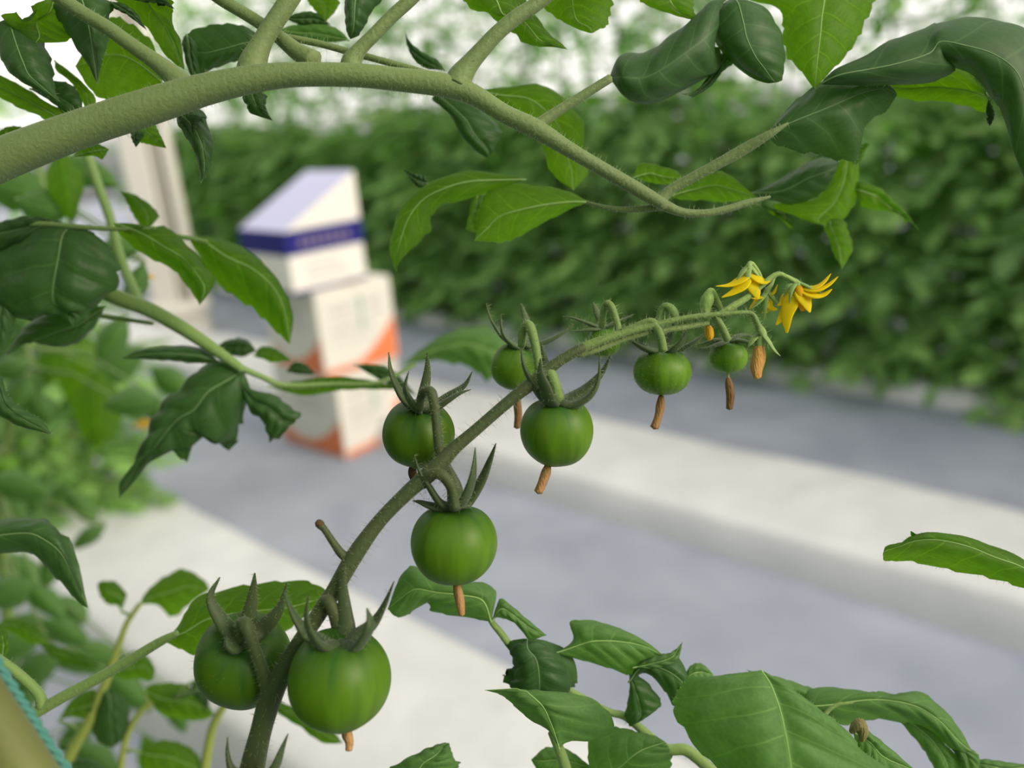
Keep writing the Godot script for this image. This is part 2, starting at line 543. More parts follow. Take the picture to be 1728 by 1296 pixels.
func carton(o: Vector3, l: Vector3, r: Vector3, h: float, label: String) -> void:
	# o front lower corner, l along the face that looks to the left, r along the face that looks to the right
	var up := Vector3(0, h, 0)
	var t := thing("carton", label, "box", o, "orange and white cartons")
	var mb := MB.new()
	bevel_box(mb, o, r, up, l, 0.004, Color(0.66, 0.64, 0.60))
	part(mb, "body", M.paint, t)
	var out_r := -l.normalized() * 0.0006
	var out_l := -r.normalized() * 0.0006
	for e in 2:
		var a: Vector3 = r if e == 0 else l
		var ot: Vector3 = out_r if e == 0 else out_l
		var n := a.normalized() * 0.005
		var y := Vector3(0, 0.005, 0)
		var fp := MB.new()
		var pts := [o + ot + n + y, o + ot + a - n + y, o + ot + a - n + up - y, o + ot + n + up - y]
		var uv := [Vector2(0, 1), Vector2(1, 1), Vector2(1, 0), Vector2(0, 0)]
		if e == 0:
			pts.reverse(); uv.reverse()
		fp.face(pts, Color(1, 1, 1), uv)
		part(fp, "printed_side", carton_print(e == 1), t)
	var tp := MB.new()
	bevel_box(tp, o + up + r * 0.44 + Vector3(0, 0.0002, 0), r * 0.14, Vector3(0, 0.0008, 0), l, 0.0002, Color(0.55, 0.45, 0.30))
	part(tp, "packing_tape", M.paint, t)

func cartons() -> void:
	var c0 := G(585, 776)
	var a := deg_to_rad(-139.0)
	var lu := Vector3(cos(a), 0, sin(a))
	var ru := Vector3(-sin(a), 0, cos(a))
	carton(c0, lu * 0.37, ru * 0.29, 0.315, "orange and white printed carton standing on the ground, lowest of the stack")
	var c1 := G(551, 640, 0.3165)
	a = deg_to_rad(-133.0)
	lu = Vector3(cos(a), 0, sin(a)); ru = Vector3(-sin(a), 0, cos(a))
	carton(c1, lu * 0.36, ru * 0.31, 0.30, "orange and white printed carton in the middle of the stack")
	# the white and blue carton on top, its lid flap propped up
	var h := 0.6185
	var o := G(497, 500, h)
	a = deg_to_rad(-136.0)
	lu = Vector3(cos(a), 0, sin(a)) * 0.28
	ru = Vector3(-sin(a), 0, cos(a)) * 0.30
	var t := thing("blue_carton", "white carton with dark blue band and slanting open lid, on top of the stack", "box", o)
	var white := Color(0.72, 0.70, 0.67)
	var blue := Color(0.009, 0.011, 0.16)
	var lid_shade := Color(0.46, 0.47, 0.66)  # slope of the white lid tinted lavender to stand in for shading
	var mb := MB.new()
	bevel_box(mb, o, ru, Vector3(0, 0.205, 0), lu, 0.004, white)
	part(mb, "body", M.paint, t)
	var n1 := -lu.normalized(); var n2 := -ru.normalized()
	for q in [[0.128, 0.078, "blue_band"], [0.002, 0.010, "blue_edge_stripe"]]:
		var bb := MB.new()
		bevel_box(bb, o + (n1 + n2) * 0.002 + Vector3(0, q[0], 0), ru * 1.013, Vector3(0, q[1], 0), lu * 1.013, 0.001, blue)
		part(bb, q[2], M.paint, t)
	var yy := Vector3(0, 0.207, 0)
	var hi := Vector3(0, 0.16, 0)
	var A := o + yy + lu; var B := o + yy; var C := o + yy + ru; var D := o + yy + ru + lu
	var lid := MB.new()
	lid.face([B, A, D + hi, C + hi], lid_shade)
	lid.face([C, D, D + hi, C + hi], white)
	lid.face([A, B, C, D], white)
	part(lid, "lid", M.paint, t)
	var gus := MB.new()
	gus.face([B, C + hi, C], white); gus.face([A, D, D + hi], white)
	part(gus, "lid_side", M.paint, t)
	var pr := MB.new()
	for k in 7:
		var x := 0.16 + k * 0.1
		bevel_box(pr, o + ru * x + n1 * 0.0022 + Vector3(0, 0.152, 0), ru * 0.06, Vector3(0, 0.026, 0), -n1 * 0.001, 0.0002, Color(0.20, 0.16, 0.22))
	part(pr, "band_print", M.paint, t, "small pale print on the blue band")
	for k in 2:
		var p2 := MB.new()
		bevel_box(p2, o + ru * 0.2 + n1 * 0.0012 + Vector3(0, 0.045 + k * 0.034, 0), ru * (0.55 - k * 0.1), Vector3(0, 0.014, 0), -n1 * 0.001, 0.0002, Color(0.50, 0.50, 0.52))
		part(p2, "grey_print", M.paint, t)

func post() -> void:
	var b := G(330, 560)
	var t := thing("support_post", "pale painted double greenhouse post standing on a concrete footing", "post", b)
	var up := Vector3(0, 2.6, 0)
	var x := view.x
	x.y = 0; x = x.normalized()
	var z := x.cross(Vector3.UP)
	for q in [[-0.20, 0.16, "column", M.post], [-0.03, 0.035, "rail", M.post_dark], [0.015, 0.06, "pipe", M.post]]:
		var mb := MB.new()
		if q[2] == "column" or q[2] == "rail":
			bevel_box(mb, b + x * q[0] - z * 0.05, x * q[1], up, z * 0.10, 0.012)
		else:
			tube(mb, [[b + x * 0.055, b + x * 0.055 + up], [0.032, 0.032]], Color(1, 1, 1), 20, 0.0)
		part(mb, q[2], q[3], t)
	var ft := MB.new()
	var prof := [[0.0, 0.17], [0.13, 0.165], [0.14, 0.19], [0.19, 0.19], [0.20, 0.17]]
	for k in prof.size():
		for j in 28:
			ft.add(b + x * -0.07 + Vector3(0, prof[k][0], 0) + (x * cos(TAU * j / 28.0) + z * sin(TAU * j / 28.0)) * prof[k][1])
	for k in prof.size() - 1:
		for j in 28: ft.quad(k * 28 + j, (k + 1) * 28 + j, (k + 1) * 28 + (j + 1) % 28, k * 28 + (j + 1) % 28)
	var top := ft.add(b + x * -0.07 + Vector3(0, 0.205, 0))
	for j in 28: ft.tri((prof.size() - 1) * 28 + j, top, (prof.size() - 1) * 28 + (j + 1) % 28)
	part(ft, "footing", M.post, t)

# ---------------------------------------------------------------- far rows of tomato plants
func spray_mesh(sd: int) -> ArrayMesh:           # a compound leaf 1 unit long: rachis and seven leaflets
	var r2 := RandomNumberGenerator.new()
	r2.seed = sd
	var mb := MB.new()
	var ax := func(s: float) -> Vector3: return Vector3(s, 0.20 * s - 0.55 * s * s, 0.0)
	tube(mb, [[ax.call(0.0), ax.call(0.35), ax.call(0.7), ax.call(1.0)], [0.014, 0.012, 0.009, 0.005]], Color(0.9, 0.9, 0.8), 4, 0.0)
	for q in [[0.3, 1, 0.26], [0.34, -1, 0.26], [0.55, 1, 0.34], [0.58, -1, 0.34], [0.8, 1, 0.28], [0.83, -1, 0.28], [0.92, 0, 0.42]]:
		var o: Vector3 = ax.call(q[0])
		var dir := Vector3(0.75 if q[1] else 1.0, -0.25 + r2.randf_range(-0.2, 0.15), q[1] * 0.9).normalized()
		var side := dir.cross(Vector3.UP).normalized()
		var k := mb.v.size()
		var prof := [0.05, 0.55, 0.9, 0.75, 0.5, 0.05]
		for a in 6:
			var s := a / 5.0
			var w: float = prof[a] * q[2] * 0.36 * r2.randf_range(0.85, 1.15)
			var p: Vector3 = o + dir * s * q[2] + Vector3(0, -0.22 * s * s * q[2], 0)
			var tone := r2.randf_range(0.85, 1.1)
			var c := Color(tone, tone, tone)
			mb.add(p + side * w + Vector3(0, -w * 0.35, 0), c); mb.add(p, c); mb.add(p - side * w + Vector3(0, -w * 0.35, 0), c)
		for a in 5:
			for b in 2: mb.quad(k + a * 3 + b, k + a * 3 + b + 1, k + a * 3 + b + 4, k + a * 3 + b + 3)
	var m := mb.mesh(Vector3.ZERO)
	m.surface_set_material(0, M.far_leaf)
	return m
func far_plant(sd: int, height: float, dense: float, count: int, label: String, group: String, sprays: Array, share := 0.78) -> Node3D:
	var r2 := RandomNumberGenerator.new()
	r2.seed = sd
	var t := thing("tomato_plant", label, "plant", Vector3.ZERO, group)
	var st := MB.new()
	var ps := []
	var rs := []
	for k in 9:
		ps.append(Vector3(r2.randf_range(-0.03, 0.03), height * k / 8.0, r2.randf_range(-0.03, 0.03)))
		rs.append(lerpf(0.008, 0.004, k / 8.0))
	ps[0] = Vector3.ZERO
	tube(st, [ps, rs], Color(0.14, 0.24, 0.07), 6, 0.1)
	part(st, "stem", M.stem, t)
	for vv in 2:
		var mm := MultiMesh.new()
		mm.transform_format = MultiMesh.TRANSFORM_3D
		mm.use_colors = true
		mm.mesh = sprays[(sd + vv) % sprays.size()]
		mm.instance_count = count / 2
		for k in count / 2:
			var f := r2.randf()
			var y := 0.045 + dense * pow(f, 1.1) if r2.randf() < share else lerpf(dense * 0.9, height, r2.randf())
			var yaw := r2.randf() * TAU
			var b := Basis(Vector3.UP, yaw) * Basis(Vector3.BACK, r2.randf_range(-0.5, 0.5)) * Basis(Vector3.RIGHT, r2.randf_range(-0.4, 0.4))
			var sc := r2.randf_range(0.15, 0.27) * (0.75 if y > dense else 1.0)
			mm.set_instance_transform(k, Transform3D(b.scaled(Vector3(sc, sc, sc)), Vector3(r2.randf_range(-0.05, 0.05), y, r2.randf_range(-0.05, 0.05))))
			var g := r2.randf_range(0.75, 1.2)
			var w := r2.randf_range(0.0, 0.25)
			mm.set_instance_color(k, Color((0.25 + 0.25 * w) * g, (0.46 + 0.1 * w) * g, 0.155 * g))
		var mi := MultiMeshInstance3D.new()
		mi.name = "foliage"
		mi.multimesh = mm
		mi.set_meta("kind", "stuff")
		t.add_child(mi, true)
	for k in 5:
		var fb := MB.new()
		var c := Vector3(r2.randf_range(-0.14, 0.14), lerpf(0.35, dense + 0.1, r2.randf()), r2.randf_range(-0.14, 0.14))
		for j in 3:
			var o := c + Vector3(r2.randfn(), r2.randfn(), r2.randfn()) * 0.022
			for p in 5:
				var a := TAU * p / 5.0 + k
				var d := Vector3(cos(a), -0.25, sin(a)) * 0.016
				var s := Vector3(-sin(a), 0, cos(a)) * 0.005
				fb.face([o - s, o + s, o + d], Color(0.62, 0.50, 0.03))
		part(fb, "flower_cluster", M.petal, t, "", true)
	var tw := MB.new()
	tube(tw, [[Vector3(0.015, 0.05, 0), Vector3(0.0, height, 0.01), Vector3(0, 2.4, 0)], [0.0015, 0.0015, 0.0015]], Color(1, 1, 1), 5, 0.0)
	part(tw, "twine", M.cord, t)
	return t
func far_rows() -> void:
	var sprays := [spray_mesh(11), spray_mesh(12), spray_mesh(13)]
	var lab := "leafy green tomato plant in the dense far row behind the white beds"
	var protos := []
	for k in 3: protos.append(far_plant(21 + k, 1.9, 1.02, 220, lab, "far row of tomato plants", sprays))
	var k := 0
	for row in [[3.19, -6.6, 4.3, 0.28], [4.5, -7.4, 4.8, 0.42], [-0.62, -2.2, 2.2, 0.31], [0.72, -5.6, -2.2, 0.4]]:
		var u: float = row[1]
		while u < row[2]:
			var o: Node3D
			if k < 3: o = protos[k]
			else:
				o = protos[k % 3].duplicate()
				o.name = numbered("tomato_plant")
				add_child(o)
			o.position = W(u + rng.randf_range(-0.05, 0.05), row[0] + rng.randf_range(-0.05, 0.05), 0.07)
			o.rotation.y = rng.randf() * TAU
			var sc := rng.randf_range(0.9, 1.1)
			o.scale = Vector3(sc, sc, sc)
			if row[0] > 4.0:
				o.set_meta("label", "paler tomato plant in the row beyond the dense far row")
				o.set_meta("group", "second far row of tomato plants")
			if row[0] == 0.72:
				o.set_meta("label", "low tomato plant on the near white bed, blurred at the left edge")
				o.set_meta("group", "low tomato plants on the near white bed")
				o.position.y = 0.14
				o.scale = Vector3(0.8, 0.62, 0.8)
			if row[0] < 0.0:  # unseen row, put in to darken the sides that face the camera
				o.set_meta("label", "unseen tomato plant added behind the camera to shade the view")
				o.set_meta("group", "tomato plants added behind the camera for shade")
				o.scale = Vector3(1.0, 1.25, 1.0)
			k += 1
			u += row[3]

# ---------------------------------------------------------------- fruit truss, tomatoes and flowers
const STEM_GREEN := Color(0.047, 0.070, 0.022)
const PALE_STEM := Color(0.138, 0.196, 0.070)

func truss() -> void:
	var t := thing("fruit_truss", "hairy green fruit truss rising diagonally between the green tomatoes", "truss", P(425, 1500, 0.24))
	var hb := MB.new()
	var c := STEM_GREEN
	stalk(t, "main_stalk", [[84, 1640, -238, 24], [200, 1650, -110, 24], [330, 1600, -20, 24], [400, 1490, 0, 24], [412, 1380, 0, 23], [425, 1300, 0, 21], [440, 1235, 0, 18], [458, 1175, 0, 19], [490, 1110, 2, 15], [532, 1045, 5, 14], [562, 1000, 8, 14], [598, 938, 12, 15], [640, 880, 18, 12.5], [690, 829, 22, 13], [735, 790, 26, 15], [765, 758, 30, 12], [800, 728, 34, 10.5], [860, 676, 40, 10.5], [905, 641, 45, 12], [940, 612, 50, 10], [985, 585, 56, 9]], 0.243, c, 14, hb, 0.65, 8, 18)
	stalk(t, "upper_stalk", [[978, 589, 0, 9], [1010, 576, 2, 8], [1060, 560, 6, 6.5], [1110, 547, 10, 5.5], [1155, 537, 14, 5], [1205, 531, 18, 5], [1262, 527, 22, 4]], 0.254, Color(0.135, 0.215, 0.055), 10, hb, 1.2, 7, 15)
	stalk(t, "lower_strand", [[975, 598, 6, 6], [1010, 588, 9, 6.5], [1050, 572, 12, 6], [1100, 560, 16, 5], [1150, 553, 20, 5], [1196, 545, 22, 4]], 0.255, Color(0.21, 0.29, 0.10), 8, hb, 0.8, 6, 12)
	stalk(t, "flower_stalk", [[1212, 532, 18, 5], [1240, 515, 20, 6], [1268, 497, 22, 5], [1308, 464, 24, 4.5], [1328, 468, 26, 4], [1352, 483, 28, 3.5]], 0.256, Color(0.22, 0.33, 0.085), 8, hb, 0.4, 5, 9)
	# fruit stalks, each with its knuckle
	var ped := [
		[[[455, 1172, 0, 14], [442, 1130, -6, 11], [428, 1090, -14, 10], [416, 1058, -16, 11], [411, 1052, -6, 12], [408, 1062, 6, 10], [409, 1084, 8, 9]], 0.243],
		[[[545, 1028, 8, 10], [545, 1016, 0, 9], [554, 1014, -8, 11], [562, 1030, -12, 11], [568, 1055, -10, 10], [575, 1088, -4, 11]], 0.243],
		[[[712, 818, 24, 10], [722, 803, 12, 9], [742, 800, 6, 10], [756, 812, 6, 10], [764, 830, 10, 9], [768, 858, 14, 9]], 0.243],
		[[[748, 778, 28, 10], [741, 755, 18, 9], [736, 710, 12, 8], [732, 678, 12, 8.5], [727, 661, 18, 9], [717, 660, 28, 8], [710, 672, 38, 7], [708, 692, 42, 7]], 0.245],
		[[[905, 643, 45, 9], [914, 628, 36, 9], [925, 625, 30, 10], [934, 645, 30, 11], [942, 675, 36, 11]], 0.246],
		[[[910, 640, 45, 8], [909, 618, 48, 7.5], [903, 582, 54, 8], [895, 553, 60, 9], [888, 548, 68, 8], [882, 562, 76, 7], [880, 585, 80, 7]], 0.247],
		[[[1046, 565, 4, 6], [1042, 548, 8, 6], [1033, 520, 14, 6.5], [1025, 512, 20, 6], [1019, 522, 28, 6], [1016, 553, 34, 6]], 0.258],
		[[[1050, 560, 4, 6], [1075, 550, 0, 6], [1098, 543, -4, 7], [1108, 553, -5, 7.5], [1115, 570, -2, 7.5], [1119, 592, 2, 8]], 0.257],
		[[[1205, 531, 16, 6], [1211, 540, 12, 6.5], [1220, 555, 12, 6.5], [1228, 574, 14, 7]], 0.256],
		[[[1262, 527, 20, 4], [1272, 533, 20, 4.5], [1279, 548, 20, 5], [1284, 565, 20, 5]], 0.256],
	]
	for q in ped: stalk(t, "fruit_stalk", q[0], q[1], c if q[0][0][0] < 900 else Color(0.14, 0.22, 0.06), 10, hb, 0.7, 5, 12)
	stalk(t, "broken_stub", [[596, 945, 12, 9], [578, 936, 10, 8], [562, 915, 8, 6.5], [548, 894, 8, 6], [540, 886, 8, 7]], 0.243, c, 10, hb, 0.35, 5, 12)
	var sc := MB.new()
	tube(sc, path([[544, 888, 8, 6], [539, 884, 8, 7.5], [534, 883, 8, 6]], 0.243), Color(0.09, 0.055, 0.025), 8)
	part(sc, "dry_scar", M.dried, t)
	part(hb, "hairs", M.hair, t, "", true)

# a pointed green blade along [x, y, z] points, widest at the foot
func blade(parent: Node3D, called: String, pts: Array, d0: float, width: float, col: Color, m: Material, axis: Vector3, hb: MB = null, thin := 0.48, prof := [0.85, 1.0, 0.92, 0.7, 0.42, 0.08]) -> MeshInstance3D:
	var ps := []
	for q in pts: ps.append(Q(q[0], q[1], q[2], d0))
	var op := []
	var rr := []
	var n := 18
	for k in n + 1:
		var s := float(k) / n
		op.append(cr_at(ps, s * (ps.size() - 1)))
		rr.append(maxf(0.00003, cr_at(prof, s * (prof.size() - 1)) * width * d0 / F * thin))
	var mid: Vector3 = op[n / 2] - op[0]
	var radial := mid - axis * mid.dot(axis)
	var hint := axis.cross(radial)
	if hint.length() < 1e-6: hint = view.x
	var mb := MB.new()
	tube(mb, [op, rr], col, 10, 0.14, 1.0 / thin, hint.normalized())
	if hb != null:
		var wr := []
		for x in rr: wr.append(x / thin * 0.8)
		hairs(hb, [op, wr], d0, 0.6, 5, 11, 0.3)
	return part(mb, called, m, parent)

func tomato(label: String, cx: float, cy: float, rx: float, ry: float, d0: float, base: Array, sepals: Array, sw: float, style: Array, tone: float, hairy := 0.0) -> void:
	var c := P(cx, cy, d0)
	var unit := d0 / F
	var t := thing("tomato", label, "tomato", c - Vector3(0, ry * unit, 0), "green tomatoes on the truss")
	var b := Q(base[0], base[1], base[2], d0)
	var ax := (b - c).normalized()
	var sx := ax.cross(view.z).normalized()
	var sz := sx.cross(ax)
	var mb := MB.new()
	var nu := 96
	var nv := 36
	var off := cx * 1.7
	for a in nv + 1:
		var th := PI * a / nv
		for k in nu:
			var ph := TAU * k / nu
			var dim := exp(-pow(th / 0.42, 2.0)) * 0.15          # sunken shoulder round the stalk
			var lobe := 1.0 + 0.014 * cos(ph * 5.0 + off) * sin(th)
			var rr := (1.0 - dim) * lobe
			var sq := pow(sin(th), 0.86) * 1.03
			var p := c + (sx * cos(ph) * sq * rx + sz * sin(ph) * sq * rx) * lobe * unit + ax * cos(th) * ry * rr * unit
			var streak := noise.get_noise_3d(cos(ph) * 210.0 + off, sin(ph) * 210.0, th * 22.0) * 0.75 + noise.get_noise_3d(cos(ph) * 520.0 + off, sin(ph) * 520.0, th * 30.0) * 0.5
			var sh := clampf(1.35 - th * 1.05 + streak * 1.1, 0.0, 1.0)     # dark streaked green shoulder, as on the unripe fruit
			var col := Color(0.090, 0.190, 0.010).lerp(Color(0.026, 0.085, 0.011), sh) * tone
			col *= 1.0 + 0.5 * streak
			mb.add(p, Color(col.r, col.g, col.b))
	for a in nv:
		for k in nu:
			mb.quad(a * nu + k, a * nu + (k + 1) % nu, (a + 1) * nu + (k + 1) % nu, (a + 1) * nu + k)
	part(mb, "skin", M.fruit, t)
	var hb := MB.new()
	if hairy > 0.0:
		for k in int(hairy):
			var d := Vector3(rng.randfn(), rng.randfn(), rng.randfn()).normalized()
			var e := c + sx * d.dot(sx) * rx * unit * 1.04 + ax * d.dot(ax) * ry * unit * 0.99 + sz * d.dot(sz) * rx * unit * 1.04
			hair(hb, e, (e - c).normalized(), rng.randf_range(4, 9) * unit, 0.2 * unit)
	var cal := MB.new()
	tube(cal, [[b - ax * 5.0 * unit, b - ax * 1.0 * unit, b + ax * 5.0 * unit], [sw * 1.25 * unit, sw * 1.15 * unit, sw * 0.6 * unit]], Color(0.045, 0.075, 0.027), 14)
	var cn := part(cal, "calyx", M.sepal, t)
	for s in sepals:
		var pts := [[base[0] + (s[0][0] - base[0]) * 0.25, base[1] + 1.0, base[2] + s[0][2] * 0.2]]
		for q in s: pts.append(q)
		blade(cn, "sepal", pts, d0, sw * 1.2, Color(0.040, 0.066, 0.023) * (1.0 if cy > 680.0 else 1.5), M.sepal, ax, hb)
	if style.size() > 1:
		var db := MB.new()
		var pr := path(style, d0)
		tube(db, pr, Color(0.40, 0.225, 0.10), 9, 0.8, 1.1, view.x, 0.18)
		part(db, "dried_flower_remnant", M.dried, t, "shrivelled brown flower remnant under the fruit")
		var e0 := Q(style[0][0], style[0][1], style[0][2], d0)
		if absf(style[0][1] - cy) > ry + 3.0:
			var sb := MB.new()
			tube(sb, [[c + (e0 - c) * (ry / absf(style[0][1] - cy)) * 0.97, e0], [1.6 * unit, 2.2 * unit]], Color(0.30, 0.30, 0.14), 6)
			part(sb, "style", M.stem, t)
	if hb.v.size() > 0: part(hb, "hairs", M.hair, t, "", true)

func tomatoes() -> void:
	tomato("biggest green tomato at the bottom with five curved sepals, right of the lower truss stalk", 573, 1145, 83, 83, 0.236, [575, 1086, -14], [
		[[520, 1072, -12], [507, 1056, -18], [492, 1030, -20], [480, 998, -20]], [[548, 1092, -40], [530, 1078, -60], [517, 1045, -68], [520, 1005, -66]],
		[[584, 1064, 20], [583, 1040, 26], [579, 992, 26], [582, 951, 22]], [[602, 1092, -36], [622, 1064, -52], [624, 1046, -54], [619, 1026, -52]],
		[[606, 1070, 4], [630, 1052, 6], [648, 1022, 4], [665, 981, 0]]], 13.5, [[586, 1226, 0, 6], [586, 1240, 0, 7.5], [589, 1252, 0, 6], [588, 1266, 0, 5]], 1.0, 0)
	tomato("green tomato partly hidden by the lowest fruit stalk, leftmost on the truss", 411, 1113, 77, 75, 0.256, [410, 1080, -40], [
		[[394, 1070, -50], [373, 1046, -60], [355, 1008, -62], [371, 974, -56]], [[416, 1056, -20], [421, 1036, -18], [427, 1000, -20], [430, 967, -24]],
		[[440, 1062, -30], [460, 1044, -34], [475, 1020, -34], [484, 984, -30]], [[392, 1092, -70], [384, 1086, -74], [382, 1080, -76], [383, 1074, -76]]], 13, [], 0.92, 140)
	tomato("green tomato hanging alone in the middle below the bend of the stalk, above a leaf", 766, 917, 71, 67, 0.252, [766, 853, -10], [
		[[742, 848, -20], [722, 818, -30], [707, 794, -34], [699, 768, -34]], [[768, 830, 14], [764, 812, 18], [754, 786, 18], [742, 752, 14]],
		[[782, 846, -24], [795, 815, -36], [800, 788, -38], [802, 755, -34]], [[788, 848, 6], [812, 812, 8], [827, 776, 6], [837, 748, 2]],
		[[740, 856, -8], [722, 852, -10], [708, 847, -10], [696, 845, -8]]], 11.5, [[771, 986, 0, 5], [773, 1000, 0, 6.5], [776, 1018, 0, 6.5], [779, 1038, 0, 4.5]], 1.0, 0)
	tomato("green tomato behind a thin upright fruit stalk, left of the main truss stalk", 706, 731, 59, 56, 0.264, [708, 690, -22], [
		[[692, 682, -26], [676, 664, -32], [660, 628, -36], [656, 594, -34]], [[700, 688, -50], [686, 664, -60], [684, 648, -60], [690, 626, -58]],
		[[714, 676, 4], [716, 660, 6], [721, 626, 6], [721, 595, 2]], [[735, 684, -14], [758, 668, -18], [784, 650, -20], [797, 627, -20]],
		[[735, 688, -34], [755, 676, -40], [775, 664, -42], [795, 657, -42]]], 10, [[697, 788, 0, 5], [696, 798, 0, 6], [699, 812, 0, 5], [700, 822, 0, 4]], 0.9, 0)
	tomato("round striped green tomato under the centre of the stalk with a brown remnant below", 940, 727, 60, 59, 0.258, [938, 678, -16], [
		[[916, 672, -30], [900, 650, -38], [884, 618, -40], [879, 588, -38]], [[928, 678, -44], [918, 650, -58], [912, 630, -60], [912, 605, -56]],
		[[936, 662, 10], [928, 640, 14], [920, 612, 14], [914, 580, 10]], [[966, 684, -34], [996, 668, -44], [1010, 640, -46], [1012, 597, -42]],
		[[962, 672, 4], [990, 655, 8], [1016, 628, 8], [1030, 600, 4]]], 12, [[925, 786, 0, 5], [921, 798, 0, 7], [914, 816, 0, 6.5], [908, 831, 0, 6]], 1.05, 0)
	tomato("small green tomato half hidden behind the stalk, to the left of the striped one", 868, 618, 38, 40, 0.283, [880, 584, -10], [
		[[864, 580, -14], [846, 566, -18], [829, 540, -20], [820, 511, -18]], [[868, 584, -28], [852, 570, -36], [846, 552, -36], [845, 529, -34]],
		[[884, 566, 10], [888, 548, 12], [885, 530, 12], [879, 512, 10]], [[905, 582, -8], [930, 573, -12], [953, 560, -14], [974, 544, -14]]], 8, [[874, 668, 0, 4], [873, 682, 0, 5.5], [874, 702, 0, 5.5], [872, 722, 0, 4.5]], 1.15, 90)
	tomato("tiny pale green tomato behind the thin upper stalk", 1019, 577, 27, 26, 0.282, [1017, 553, -4], [
		[[1004, 550, -8], [985, 543, -10], [968, 537, -10], [949, 533, -8]], [[1006, 556, -12], [990, 557, -16], [976, 559, -16], [963, 559, -14]],
		[[1030, 549, -6], [1045, 542, -8], [1058, 536, -8], [1070, 530, -6]], [[1015, 542, 8], [1008, 528, 10], [1004, 518, 10], [1000, 510, 8]]], 6.5, [], 1.35, 120)
	tomato("flattened hairy green tomato hanging clear below the thin upper stalk", 1118, 627, 47, 39.5, 0.272, [1118, 592, -4], [
		[[1098, 592, -22], [1082, 586, -28], [1064, 575, -30], [1042, 558, -28]], [[1122, 582, 12], [1130, 570, 16], [1134, 550, 16], [1136, 527, 12]],
		[[1134, 592, -24], [1150, 578, -34], [1157, 564, -34], [1160, 543, -30]], [[1142, 592, -4], [1165, 581, -8], [1185, 567, -8], [1208, 544, -6]]], 8.5, [[1116, 668, 0, 4], [1114, 684, 0, 6.5], [1110, 704, 0, 5.5], [1104, 722, 0, 6]], 1.2, 260)
	tomato("smallest round green tomato near the flowers, with flat spreading sepals", 1229, 602, 31, 27.5, 0.277, [1230, 577, -4], [
		[[1216, 580, -18], [1203, 585, -24], [1190, 588, -26], [1178, 588, -24]], [[1246, 575, -12], [1262, 577, -18], [1278, 580, -20], [1295, 580, -20]],
		[[1214, 574, -4], [1200, 575, -6], [1186, 580, -6], [1170, 583, -4]], [[1240, 570, 6], [1250, 566, 10], [1262, 566, 12], [1272, 570, 12]]], 6.5, [[1229, 638, 0, 3.5], [1230, 650, 0, 6], [1232, 668, 0, 6], [1231, 690, 0, 4.5]], 1.4, 200)
	tomato("green tomato below the picture edge showing only two dark sepal tips and a hairy knuckle", 430, 1388, 80, 76, 0.236, [428, 1318, 0], [
		[[405, 1310, -10], [390, 1296, -14], [384, 1272, -14], [384, 1244, -12]], [[452, 1308, -14], [465, 1292, -20], [475, 1266, -20], [486, 1238, -16]], [[420, 1330, -40], [410, 1325, -60], [405, 1315, -66], [405, 1305, -66]]], 13, [], 0.95, 40)

func petal_set(t: Node3D, d0: float, list: Array, width: float, axis: Vector3) -> void:
	for s in list:
		blade(t, "petal", s, d0, width, Color(0.90, 0.76, 0.015), M.petal, axis, null, 0.22, [0.5, 0.95, 1.0, 0.75, 0.5, 0.12])

